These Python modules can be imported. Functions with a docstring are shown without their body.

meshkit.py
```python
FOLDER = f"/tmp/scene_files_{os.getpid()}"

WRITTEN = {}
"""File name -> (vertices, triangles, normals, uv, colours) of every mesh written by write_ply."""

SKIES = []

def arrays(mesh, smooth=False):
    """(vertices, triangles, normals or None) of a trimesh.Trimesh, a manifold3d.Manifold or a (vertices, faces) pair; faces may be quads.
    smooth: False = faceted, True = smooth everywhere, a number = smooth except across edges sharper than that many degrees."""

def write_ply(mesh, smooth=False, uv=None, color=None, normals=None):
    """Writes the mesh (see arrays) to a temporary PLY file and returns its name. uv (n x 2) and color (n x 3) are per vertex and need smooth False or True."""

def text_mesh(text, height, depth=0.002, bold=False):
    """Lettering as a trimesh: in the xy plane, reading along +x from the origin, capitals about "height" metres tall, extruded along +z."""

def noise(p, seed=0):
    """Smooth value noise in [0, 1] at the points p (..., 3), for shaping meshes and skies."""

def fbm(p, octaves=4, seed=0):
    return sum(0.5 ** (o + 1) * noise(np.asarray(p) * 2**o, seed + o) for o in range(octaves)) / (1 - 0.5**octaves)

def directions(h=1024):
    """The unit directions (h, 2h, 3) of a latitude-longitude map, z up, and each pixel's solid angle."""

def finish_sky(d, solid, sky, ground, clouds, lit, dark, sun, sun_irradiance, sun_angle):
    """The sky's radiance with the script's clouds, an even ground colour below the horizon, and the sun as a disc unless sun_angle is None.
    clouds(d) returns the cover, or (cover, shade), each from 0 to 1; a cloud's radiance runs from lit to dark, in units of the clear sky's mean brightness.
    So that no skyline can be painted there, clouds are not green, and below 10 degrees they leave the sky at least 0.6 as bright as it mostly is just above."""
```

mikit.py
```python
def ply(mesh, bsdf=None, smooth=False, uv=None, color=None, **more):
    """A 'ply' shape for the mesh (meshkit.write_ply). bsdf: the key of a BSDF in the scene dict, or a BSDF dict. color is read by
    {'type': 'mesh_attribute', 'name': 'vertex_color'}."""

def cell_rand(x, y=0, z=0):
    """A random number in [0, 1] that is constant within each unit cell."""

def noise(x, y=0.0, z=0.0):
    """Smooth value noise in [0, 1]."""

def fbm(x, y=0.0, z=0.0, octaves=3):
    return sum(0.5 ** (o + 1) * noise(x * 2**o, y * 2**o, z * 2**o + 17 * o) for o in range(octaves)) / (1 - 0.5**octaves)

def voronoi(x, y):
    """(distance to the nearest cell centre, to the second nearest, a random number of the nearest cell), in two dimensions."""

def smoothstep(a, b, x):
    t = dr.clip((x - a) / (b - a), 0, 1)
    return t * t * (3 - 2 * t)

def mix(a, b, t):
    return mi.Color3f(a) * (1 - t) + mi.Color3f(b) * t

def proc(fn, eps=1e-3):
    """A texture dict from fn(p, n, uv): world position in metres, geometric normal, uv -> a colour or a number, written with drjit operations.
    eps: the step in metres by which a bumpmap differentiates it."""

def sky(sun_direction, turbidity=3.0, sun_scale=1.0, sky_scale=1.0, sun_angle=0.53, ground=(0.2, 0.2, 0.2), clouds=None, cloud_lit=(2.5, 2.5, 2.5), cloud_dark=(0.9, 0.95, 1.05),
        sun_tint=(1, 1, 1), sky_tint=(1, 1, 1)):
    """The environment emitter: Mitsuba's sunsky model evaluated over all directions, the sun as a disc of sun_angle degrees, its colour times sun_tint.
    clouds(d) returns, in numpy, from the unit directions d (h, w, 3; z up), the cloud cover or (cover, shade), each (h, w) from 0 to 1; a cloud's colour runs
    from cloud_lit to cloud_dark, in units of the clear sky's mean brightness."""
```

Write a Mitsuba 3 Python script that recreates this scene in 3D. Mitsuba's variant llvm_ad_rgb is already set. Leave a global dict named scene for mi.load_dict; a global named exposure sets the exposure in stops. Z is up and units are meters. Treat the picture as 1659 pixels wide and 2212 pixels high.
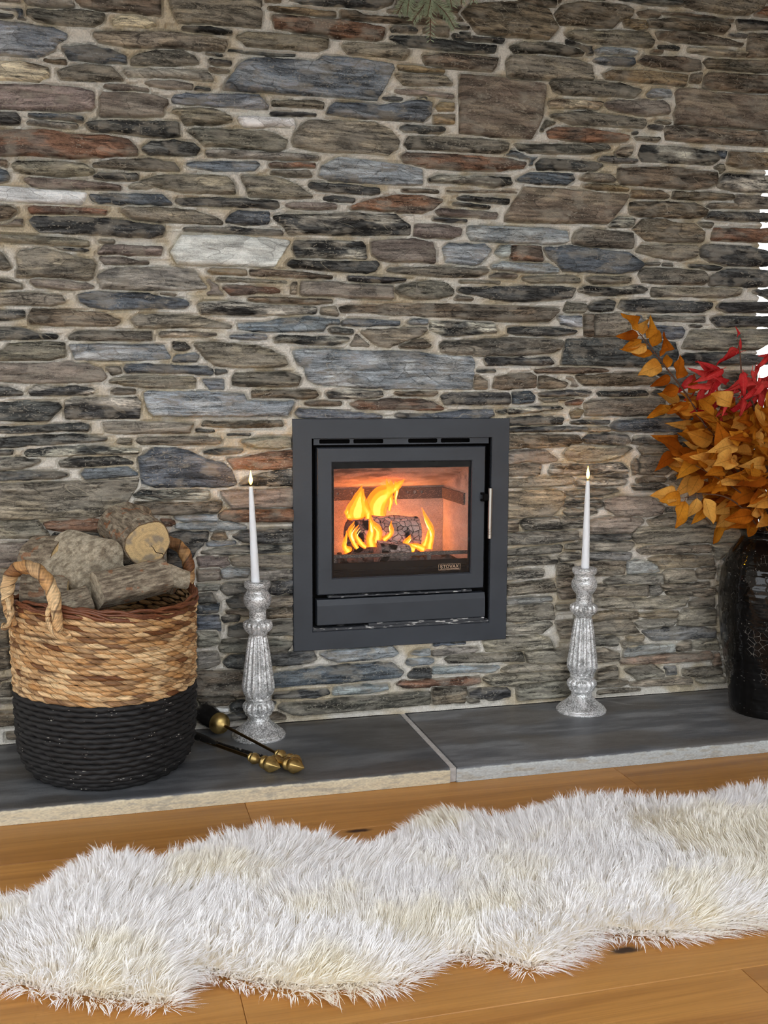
import math
import numpy as np, trimesh, shapely, mitsuba as mi, drjit as dr
import mikit, meshkit
import shapely.affinity
from shapely.geometry import Polygon, box as sbox, LineString
from scipy.spatial import Delaunay, cKDTree
from scipy.ndimage import distance_transform_edt
from mikit import proc, noise, fbm, smoothstep, mix, cell_rand, ply

T = mi.ScalarTransform4f
scene, labels = {}, {}
rng = np.random.default_rng(7)

# ------------------------------------------------------------------ camera
# x runs along the stone wall (y = 0), the room lies at y < 0, z is up, the floor is z = 0
YAW, PITCH, ROLL = 0.2629, 0.1149, 0.0040
EYE = np.array([-0.492, -2.755, 0.924])
_f = np.array([math.sin(YAW) * math.cos(PITCH), math.cos(YAW) * math.cos(PITCH), -math.sin(PITCH)])
_r = np.cross(_f, [0, 0, 1]); _r /= np.linalg.norm(_r)
_u = np.cross(_r, _f)
_u = -math.sin(ROLL) * _r + math.cos(ROLL) * _u
scene['camera'] = {'type': 'perspective', 'fov': 2 * math.degrees(math.atan(829.5 / 2315.6)), 'fov_axis': 'x', 'near_clip': 0.05, 'far_clip': 200.0,
                   'to_world': T().look_at(origin=EYE.tolist(), target=(EYE + _f).tolist(), up=_u.tolist())}

# ------------------------------------------------------------------ daylight: an even overcast sky seen through the room's glazed openings
exposure = 0.66
scene['sky'] = mikit.sky((0.35, 0.75, 0.45), turbidity=4.0, sun_scale=0.0, sky_scale=11.0, ground=(0.3, 0.3, 0.28),
                         clouds=lambda d: (np.full(d.shape[:2], 0.94), 0.25 + 0.5 * meshkit.fbm(d * 3.0, 4, 3)),
                         cloud_lit=(1.98, 2.0, 2.03), cloud_dark=(1.25, 1.28, 1.32))


# ------------------------------------------------------------------ helpers
def lin(*c):
    c = np.array(c, float) / 255.0
    return [float(x) for x in np.where(c <= 0.04045, c / 12.92, ((c + 0.055) / 1.055) ** 2.4)]


def rgb(*c):
    return {'type': 'rgb', 'value': lin(*c)}


def put(key, mesh, bsdf, smooth=False, uv=None, label=None, category=None, group=None, kind=None, **more):
    if key in scene:
        k = 1
        while f'{key}_{k:03d}' in scene:
            k += 1
        key = f'{key}_{k:03d}'
    scene[key] = mesh if isinstance(mesh, dict) else ply(mesh, bsdf, smooth=smooth, uv=uv, **more)
    tag(key, label, category, group, kind)
    return key


def tag(key, label=None, category=None, group=None, kind=None):
    d = {k: v for k, v in (('label', label), ('category', category), ('group', group), ('kind', kind)) if v}
    if d:
        labels.setdefault(key, {}).update(d)


def number(name):
    """A key for a thing whose parts follow."""
    key, k = name, 1
    while key in labels or any(x.startswith(key + '__') for x in scene):
        key = f'{name}_{k:03d}'
        k += 1
    return key


def box(x0, x1, y0, y1, z0, z1, c=0.0):
    v = []
    for sx, x in ((1, x0), (-1, x1)):
        for sy, y in ((1, y0), (-1, y1)):
            for sz, z in ((1, z0), (-1, z1)):
                if c:
                    v += [(x, y + sy * c, z + sz * c), (x + sx * c, y, z + sz * c), (x + sx * c, y + sy * c, z)]
                else:
                    v.append((x, y, z))
    return trimesh.convex.convex_hull(np.array(v))


def join(*m):
    return trimesh.util.concatenate([trimesh.Trimesh(*x, process=False) if isinstance(x, tuple) else x for x in m])


def plate(poly, y0, y1):
    """A polygon drawn in (x, z), as a plate from y0 (front) to y1 (back)."""
    m = trimesh.creation.extrude_polygon(poly, y1 - y0, engine='earcut')
    v = m.vertices
    return trimesh.Trimesh(np.stack([v[:, 0], y1 - v[:, 2], v[:, 1]], 1), m.faces, process=False)


def bevel_plate(poly, y0, y1, c):
    """The same with a bevelled front edge."""
    front = poly.buffer(-c, join_style=2)

    def rings(p):
        return [np.array(p.exterior.coords)[:-1]] + [np.array(i.coords)[:-1] for i in p.interiors]
    parts = []
    f = trimesh.creation.extrude_polygon(front, 0.001, engine='earcut')
    keep = f.triangles_center[:, 2] < 1e-6
    fv = f.vertices
    parts.append(trimesh.Trimesh(np.stack([fv[:, 0], np.full(len(fv), y0), fv[:, 1]], 1), f.faces[keep][:, ::-1], process=False))
    for a, b in zip(rings(front), rings(poly)):
        b = b[[int(np.argmin(((b - p) ** 2).sum(1))) for p in a]]
        n = len(a)
        V = np.vstack([np.c_[a[:, 0], np.full(n, y0), a[:, 1]], np.c_[b[:, 0], np.full(n, y0 + c), b[:, 1]], np.c_[b[:, 0], np.full(n, y1), b[:, 1]]])
        F = []
        for i in range(n):
            j = (i + 1) % n
            for o in (0, n):
                F += [[o + i, o + n + i, o + n + j], [o + i, o + n + j, o + j]]
        parts.append(trimesh.Trimesh(V, F, process=False))
    m = trimesh.util.concatenate(parts)
    return trimesh.Trimesh(m.vertices, m.faces, process=False)


def frame(x0, x1, z0, z1, X0, X1, Z0, Z1):
    return Polygon([(x0, z0), (x1, z0), (x1, z1), (x0, z1)], [[(X0, Z0), (X1, Z0), (X1, Z1), (X0, Z1)]])


def tube(path, rad, sides=8, closed=False, lobes=None, caps=True):
    """A tube along the path. rad: a number or one per point; lobes(theta, s): a factor on the radius. Returns (vertices, faces, uv); u = arc length, v = turn."""
    p = np.asarray(path, float)
    n = len(p)
    t = np.gradient(p, axis=0)
    if closed:
        t = np.roll(p, -1, 0) - np.roll(p, 1, 0)
    t /= np.linalg.norm(t, axis=1, keepdims=True) + 1e-12
    up = np.array([0, 0, 1.0]) if np.abs(t[:, 2]).mean() < 0.8 else np.array([1.0, 0.2, 0])
    a = np.cross(up, t); a /= np.linalg.norm(a, axis=1, keepdims=True) + 1e-12
    b = np.cross(t, a)
    if closed:
        p, a, b = (np.vstack([x, x[:1]]) for x in (p, a, b))
        n += 1
    s = np.r_[0, np.cumsum(np.linalg.norm(np.diff(p, axis=0), axis=1))]
    r = np.broadcast_to(np.asarray(rad, float), (len(path),))
    if closed:
        r = np.r_[r, r[:1]]
    th = np.linspace(0, 2 * np.pi, sides + 1)
    R = r[:, None] * (lobes(th[None, :], s[:, None]) if lobes else np.ones((1, sides + 1)))
    V = p[:, None] + R[..., None] * (np.cos(th)[None, :, None] * a[:, None] + np.sin(th)[None, :, None] * b[:, None])
    uv = np.stack(np.broadcast_arrays(s[:, None], th[None, :]), -1).reshape(-1, 2)
    i, j = np.meshgrid(np.arange(n - 1), np.arange(sides), indexing='ij')
    m = sides + 1
    q = np.stack([i * m + j, (i + 1) * m + j, (i + 1) * m + j + 1, i * m + j + 1], -1).reshape(-1, 4)
    F = np.vstack([q[:, [0, 2, 1]], q[:, [0, 3, 2]]])
    V = V.reshape(-1, 3)
    if caps and not closed:
        k = len(V)
        V = np.vstack([V, p[:1], p[-1:]])
        uv = np.vstack([uv, uv[:1], uv[-1:]])
        e = (n - 1) * m
        F = np.vstack([F, [[k, jj + 1, jj] for jj in range(sides)], [[k + 1, e + jj, e + jj + 1] for jj in range(sides)]])
    return V, F, uv


def lathe(prof, n=48, lobes=None):
    """prof: (r, z) from bottom to top."""
    prof = np.asarray(prof, float)
    th = np.linspace(0, 2 * np.pi, n, endpoint=False)
    R = np.repeat(prof[:, :1], n, 1)
    if lobes is not None:
        R = R * lobes(th[None, :], prof[:, 1][:, None])
    V = np.stack([R * np.cos(th), R * np.sin(th), np.repeat(prof[:, 1:], n, 1)], -1).reshape(-1, 3)
    i, j = np.meshgrid(np.arange(len(prof) - 1), np.arange(n), indexing='ij')
    q = np.stack([i * n + j, i * n + (j + 1) % n, (i + 1) * n + (j + 1) % n, (i + 1) * n + j], -1).reshape(-1, 4)
    F = np.vstack([q[:, [0, 1, 2]], q[:, [0, 2, 3]]])
    k = len(V)
    V = np.vstack([V, [[0, 0, prof[0, 1]], [0, 0, prof[-1, 1]]]])
    e = (len(prof) - 1) * n
    F = np.vstack([F, [[k, (jj + 1) % n, jj] for jj in range(n)], [[k + 1, e + jj, e + (jj + 1) % n] for jj in range(n)]])
    return V, F


def spline(pts, n):
    """Catmull-Rom through the points."""
    p = np.asarray(pts, float)
    p = np.vstack([2 * p[0] - p[1], p, 2 * p[-1] - p[-2]])
    t = np.linspace(0, len(p) - 3 - 1e-9, n)
    i = t.astype(int)
    t = (t - i)[:, None]
    a, b, c, d = p[i], p[i + 1], p[i + 2], p[i + 3]
    return 0.5 * (2 * b + (c - a) * t + (2 * a - 5 * b + 4 * c - d) * t ** 2 + (3 * b - a - 3 * c + d) * t ** 3)


def aim(direction, up=(0, 0, 1)):
    """Rotation whose x axis is the direction and whose z axis is as near to up as can be."""
    x = np.asarray(direction, float); x = x / np.linalg.norm(x)
    y = np.cross(up, x)
    if np.linalg.norm(y) < 1e-6:
        y = np.cross([1, 0, 0], x)
    y /= np.linalg.norm(y)
    return np.stack([x, y, np.cross(x, y)], 1)


def moved(v, rot, at):
    return np.asarray(v) @ np.asarray(rot).T + np.asarray(at)


def world(rot, at, s=1.0):
    m = np.eye(4)
    m[:3, :3] = np.asarray(rot) * s
    m[:3, 3] = at
    return T(m)


def surf(color, rough=0.6, spec=0.4, metal=0.0, bump=None, scale=1.0, **more):
    """Two-sided principled material; color is an (r, g, b) display colour or a texture dict."""
    c = rgb(*color) if isinstance(color, (tuple, list)) else color
    d = {'type': 'principled', 'base_color': c, 'roughness': rough, 'specular': spec, 'metallic': metal, **more}
    if bump is not None:
        d = {'type': 'bumpmap', 'bump': bump, 'scale': scale, 'bsdf': d}
    return {'type': 'twosided', 'bsdf': d}


# ------------------------------------------------------------------ room shell
def wood(p, n, uv):
    tone = cell_rand(dr.floor(uv.x), 3)
    off = uv.x * 7.3
    w = 0.02 * fbm(p.x * 2.2 + off, p.y * 9, octaves=2)
    g = fbm(p.x * 3.0 + off, (p.y + w) * 95, octaves=3)
    f = noise(p.x * 14 + off, (p.y + w) * 700)
    ring = noise(p.x * 0.9 + off, (p.y + w * 4) * 26)
    c = mix(lin(190, 138, 74), lin(152, 101, 46), dr.clip(0.2 + 0.6 * (g - 0.25), 0, 1))
    c = mix(c, lin(128, 78, 36), 0.35 * smoothstep(0.55, 0.85, ring))
    kx, ky = p.x - 0.02, p.y + 0.655
    knot = dr.sqrt(kx * kx * 0.4 + ky * ky * 4) + 0.006 * noise(p.x * 120, p.y * 120)
    c = mix(lin(52, 33, 20), c, smoothstep(0.010, 0.026, knot))
    kx, ky = p.x - 0.335, p.y + 1.235
    knot = dr.sqrt(kx * kx * 0.5 + ky * ky * 4) + 0.006 * noise(p.x * 120, p.y * 120)
    c = mix(lin(52, 36, 26), c, smoothstep(0.012, 0.03, knot))
    return c * (0.9 + 0.2 * tone) * (0.93 + 0.14 * f)


scene['mat_wood'] = surf(proc(wood), 0.42, 0.4)
scene['mat_plaster'] = surf((232, 228, 220), 0.9, 0.1)
scene['mat_ceiling'] = surf((146, 134, 118), 0.9, 0.1)
scene['mat_side'] = surf((128, 120, 110), 0.9, 0.1)
put('floor', box(-2.2, 2.4, -3.6, 0.38, -0.08, -0.012), 'mat_plaster', kind='structure')
edges = [-0.41 - 0.231 * k for k in range(14)]
joints = {0: [-1.1, -0.19, 0.7175, 1.7], 4: [-0.65, 0.488, 1.5], 3: [-0.3, 1.0], 1: [-1.2, 0.2, 1.4], 2: [-0.75, 0.55, 1.8]}
for k in range(13):
    xs = [-2.2] + joints.get(k, sorted(rng.uniform(-1.6, 1.9, 3).tolist())) + [2.4]
    for q in range(len(xs) - 1):
        m = box(xs[q] + 0.0004, xs[q + 1] - 0.0004, edges[k + 1] + 0.0004, edges[k] - 0.0004, -0.0125, 0.0, 0.0012)
        put('floor__plank', m, 'mat_wood', uv=np.full((len(m.vertices), 2), k * 5 + q + 0.5))
put('ceiling', join(box(-2.2, 2.4, -1.95, 0.38, 2.42, 2.5), box(-2.2, -1.3, -3.6, -1.95, 2.42, 2.5), box(1.5, 2.4, -3.6, -1.95, 2.42, 2.5), box(-1.3, 1.5, -3.6, -3.35, 2.42, 2.5)), 'mat_ceiling', kind='structure')
put('wall_right', box(2.4, 2.5, -3.6, 0.38, -0.08, 2.5), 'mat_side', kind='structure')
put('wall_left', join(box(-2.3, -2.2, -3.6, -3.3, -0.08, 2.5), box(-2.3, -2.2, -1.2, 0.38, -0.08, 2.5), box(-2.3, -2.2, -3.3, -1.2, 2.1, 2.5)), 'mat_plaster', kind='structure')
put('wall_front', join(box(-2.2, -1.95, -3.6, -3.5, -0.08, 2.5), box(2.15, 2.4, -3.6, -3.5, -0.08, 2.5), box(-1.95, 2.15, -3.6, -3.5, 2.2, 2.5)), 'mat_plaster', kind='structure')
put('window_1', join(box(-0.58, -0.52, -3.6, -3.52, 0, 2.2, 0.005), box(0.78, 0.84, -3.6, -3.52, 0, 2.2, 0.005)), 'mat_plaster', kind='structure')

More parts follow.
